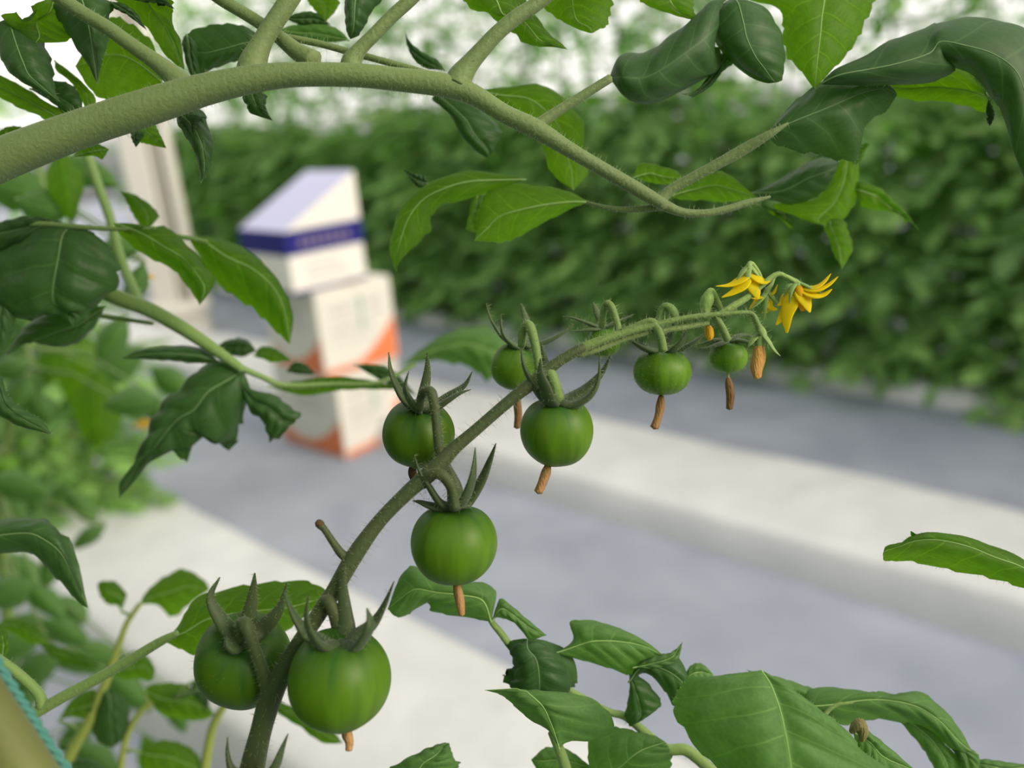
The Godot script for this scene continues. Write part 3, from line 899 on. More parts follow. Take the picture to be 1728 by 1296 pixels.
func flowers() -> void:
	var up := Vector3.UP
	var a := thing("tomato_flower", "yellow tomato flower facing down to the left on the truss tip", "flower", P(1263, 480, 0.262), "yellow flowers on the truss tip")
	petal_set(a, 0.262, [[[1262, 462, 0], [1250, 472, -6], [1232, 481, -10], [1208, 483, -12]], [[1262, 464, -2], [1252, 482, -12], [1238, 493, -16], [1218, 502, -18]], [[1266, 462, 0], [1278, 470, -8], [1288, 476, -12], [1300, 475, -14]], [[1264, 462, 0], [1270, 480, -10], [1276, 494, -14], [1280, 504, -14]], [[1264, 460, 6], [1275, 466, 14], [1288, 472, 18], [1296, 480, 20]]], 13, up)
	var hb := MB.new()
	for s in [[[1265, 448, -2], [1262, 462, -8], [1262, 478, -12], [1263, 496, -12]], [[1264, 448, 0], [1254, 458, -4], [1248, 466, -6], [1242, 474, -6]], [[1266, 448, 0], [1274, 458, -2], [1280, 466, -4], [1284, 474, -4]]]:
		blade(a, "sepal", s, 0.262, 5.5, Color(0.22, 0.33, 0.09), M.sepal, up, hb)
	var mb := MB.new()
	tube(mb, path([[1290, 483, 14, 3], [1280, 460, 8, 3.5], [1270, 446, 2, 4], [1265, 446, 0, 5], [1263, 456, -2, 6]], 0.262), Color(0.24, 0.34, 0.10), 8)
	part(mb, "flower_stalk", M.stem, a)
	part(hb, "hairs", M.hair, a, "", true)
	var b := thing("tomato_flower", "half open yellow tomato flower between the two larger ones", "flower", P(1290, 505, 0.266), "yellow flowers on the truss tip")
	petal_set(b, 0.266, [[[1290, 500, 0], [1280, 506, -4], [1272, 514, -6], [1264, 522, -6]], [[1292, 502, 0], [1297, 512, -6], [1303, 520, -6], [1312, 522, -6]], [[1290, 500, 0], [1280, 502, -8], [1274, 504, -10], [1266, 503, -10]], [[1296, 500, 0], [1304, 495, -4], [1308, 490, -4], [1312, 480, -4]], [[1294, 504, 4], [1296, 514, 2], [1292, 524, 0], [1286, 528, 0]]], 8, up)
	var hb2 := MB.new()
	for s in [[[1294, 492, 0], [1286, 504, -10], [1276, 514, -12], [1266, 522, -12]], [[1296, 492, 0], [1304, 502, -8], [1310, 510, -8], [1316, 518, -8]], [[1295, 492, 0], [1292, 510, -8], [1290, 530, -8], [1287, 546, -6]]]:
		blade(b, "sepal", s, 0.266, 4.5, Color(0.20, 0.33, 0.09), M.sepal, up, hb2)
	var mb2 := MB.new()
	tube(mb2, path([[1306, 468, 6, 3], [1302, 480, 4, 3], [1295, 490, 0, 5], [1293, 498, 0, 6]], 0.266), Color(0.22, 0.33, 0.09), 8)
	part(mb2, "flower_stalk", M.stem, b)
	part(hb2, "hairs", M.hair, b, "", true)
	var c := thing("tomato_flower", "open yellow tomato flower with long curled petals, rightmost on the truss", "flower", P(1350, 505, 0.262), "yellow flowers on the truss tip")
	petal_set(c, 0.262, [[[1352, 484, 0], [1372, 486, -8], [1388, 478, -12], [1402, 462, -12]], [[1352, 486, -2], [1375, 490, -14], [1396, 482, -18], [1414, 467, -18]], [[1350, 488, -4], [1370, 498, -18], [1388, 498, -22], [1404, 488, -24]], [[1346, 486, -4], [1356, 502, -18], [1362, 514, -22], [1367, 527, -22]], [[1340, 486, -2], [1335, 508, -12], [1328, 534, -16], [1328, 562, -16]], [[1338, 486, 2], [1334, 510, -4], [1324, 530, -8], [1310, 548, -8]], [[1340, 488, 2], [1330, 500, 0], [1322, 510, -2], [1312, 516, -2]]], 14, up)
	var an := MB.new()
	tube(an, path([[1346, 486, -4, 8], [1350, 500, -12, 9], [1353, 512, -16, 7], [1355, 524, -18, 4]], 0.262), Color(0.80, 0.48, 0.01), 10)
	part(an, "anther_cone", M.petal, c)
	var hb3 := MB.new()
	for s in [[[1344, 476, -2], [1337, 486, -12], [1334, 496, -16], [1332, 512, -16]], [[1346, 476, 0], [1360, 482, -10], [1376, 490, -18], [1390, 496, -20]], [[1343, 476, 0], [1330, 482, -4], [1326, 492, -6], [1322, 502, -6]]]:
		blade(c, "sepal", s, 0.262, 5, Color(0.17, 0.29, 0.08), M.sepal, up, hb3)
	var mb3 := MB.new()
	tube(mb3, path([[1326, 466, 2, 4], [1336, 472, 0, 5], [1344, 478, -2, 6.5], [1348, 486, -4, 6]], 0.262), Color(0.22, 0.33, 0.09), 8)
	part(mb3, "flower_stalk", M.stem, c)
	part(hb3, "hairs", M.hair, c, "", true)
	# closed and withered ones
	var spots := [
		["flower_bud", "closed hairy green flower bud bent over above the flattened tomato", 0.268, [[1110, 545, 6, 4], [1113, 530, 4, 5], [1120, 518, 0, 6], [1130, 520, -2, 8], [1136, 530, -2, 9], [1138, 545, 0, 4]], [], Color(0.13, 0.22, 0.06)],
		["flower_bud", "pointed green flower bud left of the yellow flowers", 0.264, [[1220, 530, 6, 4], [1212, 510, 4, 4.5], [1203, 493, 0, 5], [1198, 492, -2, 6], [1194, 505, -4, 11], [1190, 522, -4, 9], [1194, 548, -2, 4]], [[1195, 550, 0, 4], [1196, 558, 0, 5.5], [1197, 568, 0, 5], [1197, 574, 0, 2]], Color(0.20, 0.33, 0.08)],
		["withered_flower", "withered flower with brown hanging petals next to the smallest tomato", 0.262, [[1270, 535, 4, 4], [1279, 550, 2, 6], [1284, 563, 0, 10], [1282, 576, 0, 9], [1281, 586, 0, 7]], [[1281, 584, 0, 7], [1280, 602, 0, 8.5], [1276, 622, 0, 7.5], [1278, 638, 0, 5]], Color(0.19, 0.31, 0.08)],
	]
	for s in spots:
		var t := thing(s[0], s[1], "flower" if s[0] == "withered_flower" else "bud", Q(s[3][3][0], s[3][3][1], 0, s[2]))
		var hb4 := MB.new()
		var q := MB.new()
		var pr := path(s[3], s[2])
		tube(q, pr, s[5], 10)
		hairs(hb4, pr, s[2], 0.6, 6, 12, 0.4)
		part(q, "green_cup", M.stem, t)
		if s[4].size():
			var w := MB.new()
			tube(w, path(s[4], s[2]), Color(0.56, 0.31, 0.09) if s[0] == "withered_flower" else Color(0.72, 0.40, 0.03), 8, 0.4, 1.3, view.x, 0.2)
			part(w, "petals", M.dried, t)
		if s[0] == "withered_flower":
			for z in [[[1284, 560, -4], [1296, 575, -10], [1306, 590, -12], [1317, 601, -12]], [[1282, 562, -2], [1272, 572, -6], [1266, 580, -8], [1262, 586, -8]], [[1284, 562, 4], [1290, 570, 8], [1294, 580, 10], [1296, 590, 10]]]:
				blade(t, "sepal", z, s[2], 6, Color(0.20, 0.31, 0.09), M.sepal, Vector3.UP, hb4)
		part(hb4, "hairs", M.hair, t, "", true)

# ---------------------------------------------------------------- leafy branches of the near plant
func hook(t: Node3D, base: Vector3, poly: Array, r: float, c: Color) -> void:      # a thin stalk from a leaf's base to the nearest bit of stem
	var best: Vector3 = poly[0]
	for k in poly.size() - 1:
		for f in 6:
			var q: Vector3 = (poly[k] as Vector3).lerp(poly[k + 1], f / 6.0)
			if q.distance_to(base) < best.distance_to(base): best = q
	if best.distance_to(base) < r: return
	var mb := MB.new()
	tube(mb, [[best, best.lerp(base, 0.5) + Vector3(0, best.distance_to(base) * 0.08, 0), base], [r * 1.3, r, r * 0.8]], c, 6)
	part(mb, "leaf_stalk", M.stem, t)

var blade_kind := ""
func grow(t: Node3D, d0: float, list: Array, ups := []) -> void:
	for n in list.size():
		var r: Array = list[n]
		var oo := {"side": "upper" if n in ups else "under"}  # listed leaves get the copy with shade in its colour
		var tint := 1.0
		var rows := []
		var dd := d0
		for q in r:
			if q is Dictionary:
				oo.merge(q, true)
				tint = q.get("tint", 1.0)
				dd = q.get("d", d0)
			else: rows.append(q)
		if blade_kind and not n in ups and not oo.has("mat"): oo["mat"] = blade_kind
		leaf(t, dd, rows, tint, oo)

func upper_branch() -> void:
	var t := thing("tomato_branch", "arching pale hairy branch with curled leaves across the top", "branch", P(-80, 310, 0.255))
	var hb := MB.new()
	var c := PALE_STEM
	stalk(t, "stem", [[-218, 440, -285, 42], [-235, 400, -140, 42], [-190, 362, -40, 40], [-120, 325, -10, 38], [-30, 283, -4, 35], [60, 246, 0, 33], [150, 213, 4, 31], [230, 187, 8, 30.5], [290, 168, 12, 29], [350, 150, 16, 26], [430, 133, 22, 23], [500, 126, 28, 20.5], [600, 127, 36, 20], [680, 135, 44, 20], [745, 143, 50, 20.5], [795, 158, 56, 18], [850, 191, 62, 16], [905, 218, 68, 17], [960, 252, 78, 13.5], [1025, 290, 92, 12.5], [1080, 322, 104, 12.5], [1122, 347, 114, 11]], 0.255, c, 20, hb, 1.1, 5, 12)
	var d := 0.264
	for s in [
		[[[315, 150, -4, 22], [292, 128, -4, 18], [262, 104, -4, 14], [222, 76, -4, 12.5], [180, 46, -4, 12], [139, 22, -4, 12], [90, -12, -4, 12], [40, -50, 0, 12]], d],
		[[[424, 128, -8, 27], [428, 104, -8, 23], [440, 76, -8, 17.5], [456, 48, -8, 16], [478, 15, -8, 16], [500, -20, -8, 16], [520, -60, -6, 15]], d],
		[[[340, -25, 30, 11], [375, 0, 30, 11], [405, 18, 30, 11], [437, 38, 30, 11], [470, 62, 28, 12], [500, 86, 22, 15], [530, 104, 14, 19]], d],
		[[[592, 122, 4, 20], [594, 103, 4, 17], [608, 82, 2, 12], [632, 58, 0, 11], [662, 27, 0, 11], [694, -2, 0, 11], [730, -40, 0, 11]], d],
		[[[770, 146, 8, 24], [778, 128, 8, 21], [794, 106, 6, 16], [815, 82, 4, 14], [838, 57, 2, 13], [870, 30, 2, 12.5], [906, 6, 4, 12], [950, -30, 6, 12]], d],
		[[[480, 62, 40, 6], [540, 74, 40, 6], [587, 87, 40, 6], [639, 101, 40, 6], [694, 116, 38, 6], [740, 132, 30, 7]], d],
		[[[900, 220, 26, 14], [917, 204, 26, 10], [945, 185, 26, 8.5], [980, 163, 26, 8], [1030, 132, 26, 7.5]], d],
		[[[1112, 342, 72, 12], [1130, 322, 70, 9.5], [1168, 300, 64, 9], [1211, 277, 56, 9.5], [1255, 252, 48, 10], [1298, 227, 34, 7], [1330, 208, 30, 2]], d],
		[[[1118, 345, 74, 11], [1150, 358, 76, 8], [1190, 360, 78, 7], [1230, 352, 80, 6.5], [1262, 342, 82, 6], [1300, 332, 84, 2]], d],
		[[[1118, 347, 74, 9], [1090, 352, 78, 6], [1040, 353, 84, 5], [990, 342, 88, 3]], d],
	]: stalk(t, "leaf_stalk", s[0], s[1], c * 1.0, 12, hb, 0.45, 5, 12)
	part(hb, "hairs", M.hair, t, "", true)
	# leaves at the left end
	grow(t, 0.272, [
		[[15, 30, 0], [-20, 48, 10, 17, 42, 0, 50, 39, 10], [-12, 87, 12, 29, 81, -4, 73, 62, 15], [0, 114, 12, 38, 105, -6, 89, 96, 18], [23, 136, 8, 48, 126, -4, 93, 127, 15], [60, 153, 4, 72, 147, 0, 95, 152, 8], [100, 171, 0], {"fuzz": 0.2}],
		[[92, -8, 0], [70, 6, -8, 84, 20, 4, 104, 16, 2], [40, 27, -10, 62, 36, 6, 107, 45, 4], [4, 33, -8, 66, 60, 6, 112, 66, 4], [60, 72, 6]],
		[[130, -18, 0], [90, 6, 0, 140, 5, -12, 190, 4, 12], [100, 40, 0, 148, 40, -14, 186, 35, 14], [120, 75, 2, 155, 78, -10, 180, 68, 14], [145, 108, 2, 160, 108, -5, 171, 100, 9], [164, 141, 0], {"fuzz": 0.2}],
	], [0, 2])
	grow(t, 0.292, [
		[[275, 140, 0], [255, 70, 5, 235, 108, 0, 240, 150, 5], [215, 35, 8, 200, 92, 2, 205, 168, 6], [183, 25, 8, 165, 95, 2, 180, 172, 6], [150, 70, 6, 145, 105, 2, 150, 148, 4], [127, 112, 0]],
		[[130, 208, 0], [110, 186, 0, 100, 198, -3, 85, 207, 0], [80, 170, 0, 70, 182, -4, 60, 194, 0], [45, 147, 0, 35, 163, -4, 28, 182, 0], [5, 128, 0, 0, 146, -4, -5, 163, 0], [-30, 120, 0, -30, 135, 0, -30, 150, 0]],
		[[50, 150, -4], [70, 165, -4, 80, 155, -8, 92, 132, -4], [95, 183, -4, 105, 168, -10, 120, 140, -4], [115, 196, -4, 125, 182, -8, 137, 165, -4], [142, 198, -4]],
		[[92, 102, 8], [95, 120, 8, 105, 118, 6, 112, 116, 8], [122, 142, 8, 132, 140, 6, 142, 142, 8], [138, 170, 8, 148, 165, 6, 162, 168, 8], [150, 197, 8]],
		[[-15, 238, 60], [5, 214, 60, 10, 225, 58, 12, 238, 60], [30, 210, 60, 32, 222, 58, 34, 232, 60], [50, 224, 60]],
		[[445, 72, 0], [420, 46, 10, 415, 72, -4, 415, 98, 8], [382, 38, 12, 380, 80, -6, 385, 108, 10], [340, 44, 10, 345, 88, -4, 352, 120, 10], [312, 60, 4, 318, 85, 0, 335, 125, 8], [306, 75, 0]],
		[[315, 58, -6], [307, 70, -6, 318, 72, -14, 334, 75, -6], [310, 95, -6, 322, 98, -14, 336, 100, -6], [318, 122, -6, 328, 124, -10, 338, 124, -6], [330, 138, -6]],
		[[225, 203, 0], [232, 236, 0, 240, 215, -4, 258, 207, 0], [250, 244, 0, 262, 235, -3, 271, 227, 0], [281, 250, 0]],
		[[215, 203, -8], [219, 222, -8, 226, 220, -14, 234, 212, -8], [226, 240, -8, 229, 238, -11, 232, 232, -8], [229, 248, -8]],
		[[120, 265, 10], [135, 248, 10, 150, 256, 6, 158, 264, 10], [160, 241, 10, 168, 252, 6, 172, 270, 10], [184, 252, 10]],
	], [2, 5, 6, 8])
	grow(t, 0.278, [
		[[215, -22, 0], [190, -3, 8, 240, -5, 0, 285, -3, -6], [222, 22, 8, 255, 15, 0, 289, 15, -4], [250, 53, 8, 275, 40, 0, 290, 38, 2], [272, 86, 6, 292, 72, 0, 305, 66, 4], [295, 108, 2, 304, 100, 0, 309, 95, 2], [312, 118, 0]],
		[[200, -10, -8], [235, -6, -10, 240, -2, -16, 245, 4, -10], [270, -4, -10, 272, 2, -16, 275, 7, -10], [294, 15, -8]],
		[[187, 3, -8], [190, 12, -8, 200, 10, -14, 212, 7, -8], [215, 26, -8, 222, 24, -13, 232, 23, -8], [248, 51, -6]],
		[[315, 178, 4], [297, 200, 4, 318, 196, -10, 343, 187, 10], [307, 222, 4, 330, 220, -12, 352, 215, 12], [320, 243, 4, 340, 243, -12, 360, 240, 12], [332, 272, 4, 345, 270, -8, 359, 264, 10], [337, 293, 2, 345, 291, -4, 353, 286, 6], [339, 309, 0], {"fuzz": 0.2}],
		[[300, 188, -14], [297, 203, -14, 318, 205, -20, 345, 194, -14], [311, 215, -14, 322, 217, -19, 336, 209, -14], [325, 228, -14], {"fuzz": 0.2}],
		[[425, 148, 6], [405, 165, 6, 425, 160, 0, 450, 156, 6], [412, 178, 6, 432, 176, -4, 453, 178, 6], [420, 191, 6, 440, 190, 0, 456, 192, 6], [460, 204, 6]],
		[[612, -18, 0], [580, 0, 0, 600, -2, -14, 646, -4, 8], [578, 28, 0, 598, 30, -14, 628, 25, 6], [582, 52, 0, 596, 52, -9, 615, 50, 4], [591, 66, 0]],
		[[820, -32, 0], [776, -1, 12, 838, 0, -8, 882, -8, 8], [812, 18, 12, 850, 24, -10, 897, 14, 8], [845, 46, 10, 878, 30, -10, 914, 31, 8], [868, 60, 8, 895, 48, -8, 927, 50, 6], [886, 75, 5, 912, 68, -5, 940, 63, 3], [928, 77, 2, 935, 76, -2, 947, 71, 0], [958, 83, 0]],
		[[960, -32, 0], [914, -3, 5, 965, -5, 0, 1029, -6, 5], [930, 22, 5, 968, 15, 0, 1029, 20, 5], [952, 39, 5, 975, 35, 0, 1025, 43, 5], [985, 53, 3, 995, 46, 0, 1013, 48, 3], [1000, 56, 0]],
	], [1, 2, 3, 4, 5, 6])
	grow(t, 0.305, [
		[[590, 68, 0], [572, 50, 4, 565, 62, 0, 560, 72, 4], [535, 38, 4, 532, 55, -2, 530, 71, 4], [500, 41, 4, 500, 54, 0, 500, 65, 4], [468, 50, 0], {"mat": "leaf_pale"}],
		[[530, -14, 0], [518, -2, 0, 545, 2, 0, 570, -2, 0], [530, 15, 0, 550, 18, 0, 566, 16, 0], [548, 38, 0]],
		[[478, 30, 4], [505, 18, 4, 510, 32, 0, 505, 44, 4], [530, 20, 4, 535, 32, 0, 530, 42, 4], [558, 42, 2]],
		[[752, 120, 0], [738, 97, 0, 728, 108, -3, 720, 117, 0], [711, 83, 0, 704, 92, -4, 700, 105, 0], [692, 67, 0, 691, 78, -2, 692, 90, 0], [684, 55, 0]],
		[[805, 152, 0], [850, 144, 8, 845, 160, 0, 840, 175, 4], [912, 138, 8, 890, 165, 0, 870, 195, 4], [952, 160, 8, 920, 185, 0, 895, 222, 4], [988, 205, 8, 945, 215, 0, 915, 245, 4], [986, 250, 6, 955, 255, 0, 920, 265, 4], [994, 290, 4, 965, 290, 0, 934, 296, 4], [967, 321, 0]],
		[[735, 158, 0], [727, 168, 0, 755, 172, -6, 790, 170, 4], [755, 195, 0, 785, 200, -10, 825, 190, 6], [770, 222, 0, 800, 225, -10, 849, 215, 6], [789, 247, 0, 815, 242, -8, 848, 229, 4], [812, 263, 0, 825, 257, -4, 838, 250, 2], [822, 266, 0]],
		[[888, 303, 0], [850, 291, 10, 848, 303, 0, 845, 318, 4], [795, 284, 12, 795, 305, -4, 795, 336, 4], [757, 291, 12, 755, 315, -6, 755, 346, 4], [707, 314, 14, 715, 335, -6, 733, 363, 4], [671, 350, 14, 690, 365, -8, 729, 386, 4], [656, 395, 14, 678, 395, -8, 716, 401, 2], [655, 425, 10, 670, 425, -6, 693, 426, 2], [664, 450, 4, 668, 448, -2, 676, 441, 0], [669, 457, 0], {"teeth": 0.16}],
		[[722, 310, -6], [706, 319, -6, 712, 306, -10, 721, 297, -6], [692, 303, -6, 697, 298, -9, 705, 295, -6], [680, 286, -6]],
		[[805, 328, 6], [794, 335, 6, 805, 345, 2, 816, 335, 6], [789, 360, 6, 800, 365, 2, 815, 360, 6], [784, 383, 4, 798, 384, 2, 815, 382, 4], [800, 394, 2]],
		[[994, 341, -4], [960, 321, 2, 962, 340, -8, 965, 353, 0], [915, 311, 4, 918, 345, -10, 922, 374, 2], [870, 309, 4, 872, 355, -10, 885, 395, 2], [834, 313, 4, 842, 365, -8, 860, 407, 2], [815, 335, 2, 822, 385, -6, 840, 409, 0], [801, 406, -4], {"teeth": 0.08}],
		[[1068, 300, 0], [1080, 274, 4, 1095, 292, 0, 1090, 306, 2], [1110, 278, 4, 1115, 296, 0, 1115, 311, 2], [1143, 288, 2, 1140, 300, 0, 1135, 310, 0], [1152, 303, 0]],
		[[1128, 332, 0], [1165, 301, 4, 1165, 320, 0, 1160, 338, 2], [1200, 286, 4, 1205, 312, 0, 1210, 339, 2], [1230, 290, 4, 1235, 318, 0, 1240, 340, 2], [1278, 334, 0]],
	], [2, 3, 5, 7])
	for e in [[40, -50, -0.9], [340, -25, -0.8], [520, -60, 0.35], [730, -40, 0.7], [950, -30, 0.9]]:
		var a: float = e[2]
		var ax := Vector2(sin(a), -cos(a))
		var sd := Vector2(cos(a), sin(a))
		var rows := [[e[0], e[1], 0]]
		for q in [[40, 45], [95, 62], [150, 48], [190, 22]]:
			var m: Vector2 = Vector2(e[0], e[1]) + ax * q[0]
			rows.append([m.x - sd.x * q[1], m.y - sd.y * q[1], 10, m.x, m.y, -8, m.x + sd.x * q[1], m.y + sd.y * q[1], 10])
		var tip: Vector2 = Vector2(e[0], e[1]) + ax * 225.0
		rows.append([tip.x, tip.y, 4])
		leaf(t, 0.264, rows, 1.0, {"ns": 24, "nt": 14})
	# rolled leaves on the right
	grow(t, 0.280, [
		[[1028, 132, 0], [1060, 100, 20, 1046, 96, -5, 1048, 130, -28, 1055, 165, -8, 1075, 168, 18], [1100, 95, 20, 1090, 90, -5, 1085, 130, -30, 1082, 171, -8, 1100, 172, 18], [1130, 78, 20, 1122, 71, -5, 1118, 115, -32, 1125, 155, -8, 1140, 155, 18], [1175, 45, 20, 1166, 38, -5, 1162, 85, -30, 1170, 131, -6, 1185, 132, 18], [1203, 14, 20, 1196, 8, -4, 1195, 60, -24, 1206, 115, -4, 1218, 112, 14], [1225, 0, 16, 1222, 0, 0, 1215, 40, -10, 1205, 75, -2, 1215, 80, 10], {"nt": 26, "ns": 36, "fuzz": 0.25, "rib": 0.0}],
		[[1232, -2, 0], [1203, 20, 8, 1210, 22, -6, 1245, 2, -16, 1280, 8, -4, 1290, 14, 12], [1205, 45, 10, 1212, 52, -8, 1255, 35, -24, 1300, 35, -6, 1308, 38, 14], [1213, 65, 10, 1220, 72, -8, 1262, 65, -26, 1313, 62, -6, 1318, 66, 14], [1232, 90, 10, 1238, 94, -6, 1275, 95, -22, 1318, 95, -4, 1322, 98, 12], [1262, 118, 6, 1268, 121, -4, 1292, 118, -14, 1318, 118, -2, 1320, 120, 8], [1290, 135, 0, 1295, 136, -2, 1305, 136, -6, 1318, 132, 0, 1318, 132, 4], [1308, 139, 0], {"nt": 26, "ns": 36, "fuzz": 0.25}],
		[[1240, 86, 16], [1213, 92, 16, 1222, 100, 10, 1237, 108, 14], [1195, 130, 16, 1205, 128, 10, 1221, 121, 14], [1170, 158, 16, 1180, 152, 10, 1199, 146, 14], [1146, 158, 12, 1158, 160, 8, 1170, 165, 12], {"fuzz": 0.2}],
		[[1395, -60, 4], [1268, -10, 14, 1393, -10, -2, 1474, -10, 14], [1318, 22, 14, 1388, 25, -4, 1466, 25, 14], [1320, 60, 14, 1385, 55, -4, 1456, 60, 14], [1329, 95, 12, 1381, 90, -2, 1433, 92, 12], [1351, 120, 8, 1378, 118, 0, 1406, 118, 8], [1375, 151, 4], {"ns": 44, "nt": 24}],
		[[1130, -28, 4], [1080, -3, 6, 1130, -4, 1, 1167, -4, 6], [1100, 13, 6, 1140, 12, 0, 1171, 14, 6], [1140, 27, 6, 1155, 24, 2, 1175, 27, 6], [1177, 35, 4]],
		[[1296, 226, 0], [1318, 194, 6, 1315, 215, -8, 1308, 243, 8], [1355, 159, 8, 1355, 198, -14, 1345, 253, 10], [1398, 131, 10, 1400, 180, -16, 1395, 263, 10], [1440, 137, 8, 1440, 162, -14, 1445, 271, 6], [1475, 142, 6, 1470, 152, -10, 1462, 212, 6], [1500, 144, 4, 1500, 150, -4, 1495, 188, 4], [1514, 160, 0], {"ns": 40, "nt": 24, "fuzz": 0.2}],
		[[1635, 122, 18], [1640, 122, 18, 1665, 158, 14, 1667, 187, 16], [1605, 111, 18, 1630, 150, 14, 1632, 179, 16], [1560, 124, 18, 1580, 145, 14, 1588, 170, 16], [1510, 136, 18, 1525, 148, 14, 1535, 169, 16], [1438, 139, 16]],
		[[1668, 168, 0], [1663, 185, 0, 1670, 188, -3, 1679, 185, 0], [1667, 200, 0, 1671, 200, -3, 1677, 198, 0], [1670, 213, 0], {"fuzz": 0.6, "rib": 0.0}],
	], [0, 1, 2, 5, 7])
	grow(t, 0.270, [
		[[1383, 142, 0], [1415, 118, 12, 1412, 116, -2, 1418, 126, -12, 1435, 139, -4, 1450, 141, 10], [1465, 97, 14, 1463, 95, -2, 1475, 115, -18, 1500, 137, -6, 1510, 138, 14], [1505, 73, 16, 1503, 71, -2, 1520, 105, -22, 1560, 133, -6, 1570, 131, 14], [1562, 54, 16, 1560, 52, -2, 1570, 88, -24, 1607, 118, -6, 1608, 114, 14], [1595, 42, 16, 1592, 40, -2, 1588, 68, -26, 1594, 98, -8, 1606, 104, 12], [1636, 37, 16, 1638, 35, -4, 1632, 75, -30, 1640, 116, -8, 1648, 119, 12], [1692, 43, 16, 1692, 41, -6, 1680, 90, -32, 1670, 150, -8, 1675, 152, 12], [1735, 63, 16, 1735, 61, -6, 1718, 120, -32, 1690, 172, -8, 1692, 174, 12], [1765, 110, 14, 1765, 110, -4, 1735, 170, -24, 1705, 220, -6, 1708, 222, 10], [1770, 200, 10, 1768, 205, -2, 1745, 240, -14, 1716, 267, -4, 1718, 270, 8], [1748, 335, 0], {"ns": 60, "nt": 28, "fuzz": 0.25, "teeth": 0.05}],
	], [0])
	grow(t, 0.318, [
		[[1266, 326, -4], [1315, 302, 2, 1320, 322, -12, 1330, 345, 2], [1370, 268, 4, 1365, 300, -16, 1375, 333, 2], [1412, 267, 4, 1405, 285, -14, 1402, 310, 2], [1418, 270, 0]],
		[[1432, 260, 6], [1412, 275, 6, 1430, 275, 4, 1450, 274, 6], [1400, 305, 6, 1425, 305, 2, 1451, 310, 6], [1370, 335, 6, 1410, 340, 0, 1448, 335, 6], [1300, 344, 6, 1390, 360, 0, 1431, 363, 6], [1345, 367, 4, 1380, 373, 0, 1405, 377, 4], [1392, 382, 0], {"rib": 1.2}],
		[[1400, 368, 4], [1387, 380, 6, 1402, 378, 0, 1426, 369, 4], [1397, 405, 6, 1412, 402, -2, 1435, 392, 4], [1405, 428, 4, 1418, 425, -2, 1441, 420, 4], [1421, 454, 0]],
		[[1443, 320, 4], [1449, 304, 4, 1455, 322, 0, 1449, 339, 4], [1484, 314, 4, 1485, 332, 0, 1463, 351, 4], [1508, 336, 4, 1508, 350, 0, 1518, 364, 4], [1530, 358, 2, 1530, 366, 0, 1535, 374, 2], [1550, 387, 0]],
		[[1440, 282, 4], [1442, 262, 4, 1448, 262, 0, 1457, 266, 4], [1450, 247, 4, 1457, 248, 0, 1463, 252, 4], [1468, 241, 0]],
		[[1273, 343, 4], [1300, 351, 4, 1310, 358, 0, 1320, 366, 4], [1325, 367, 4, 1332, 372, 0, 1335, 380, 4], [1338, 386, 0]],
	], [0])

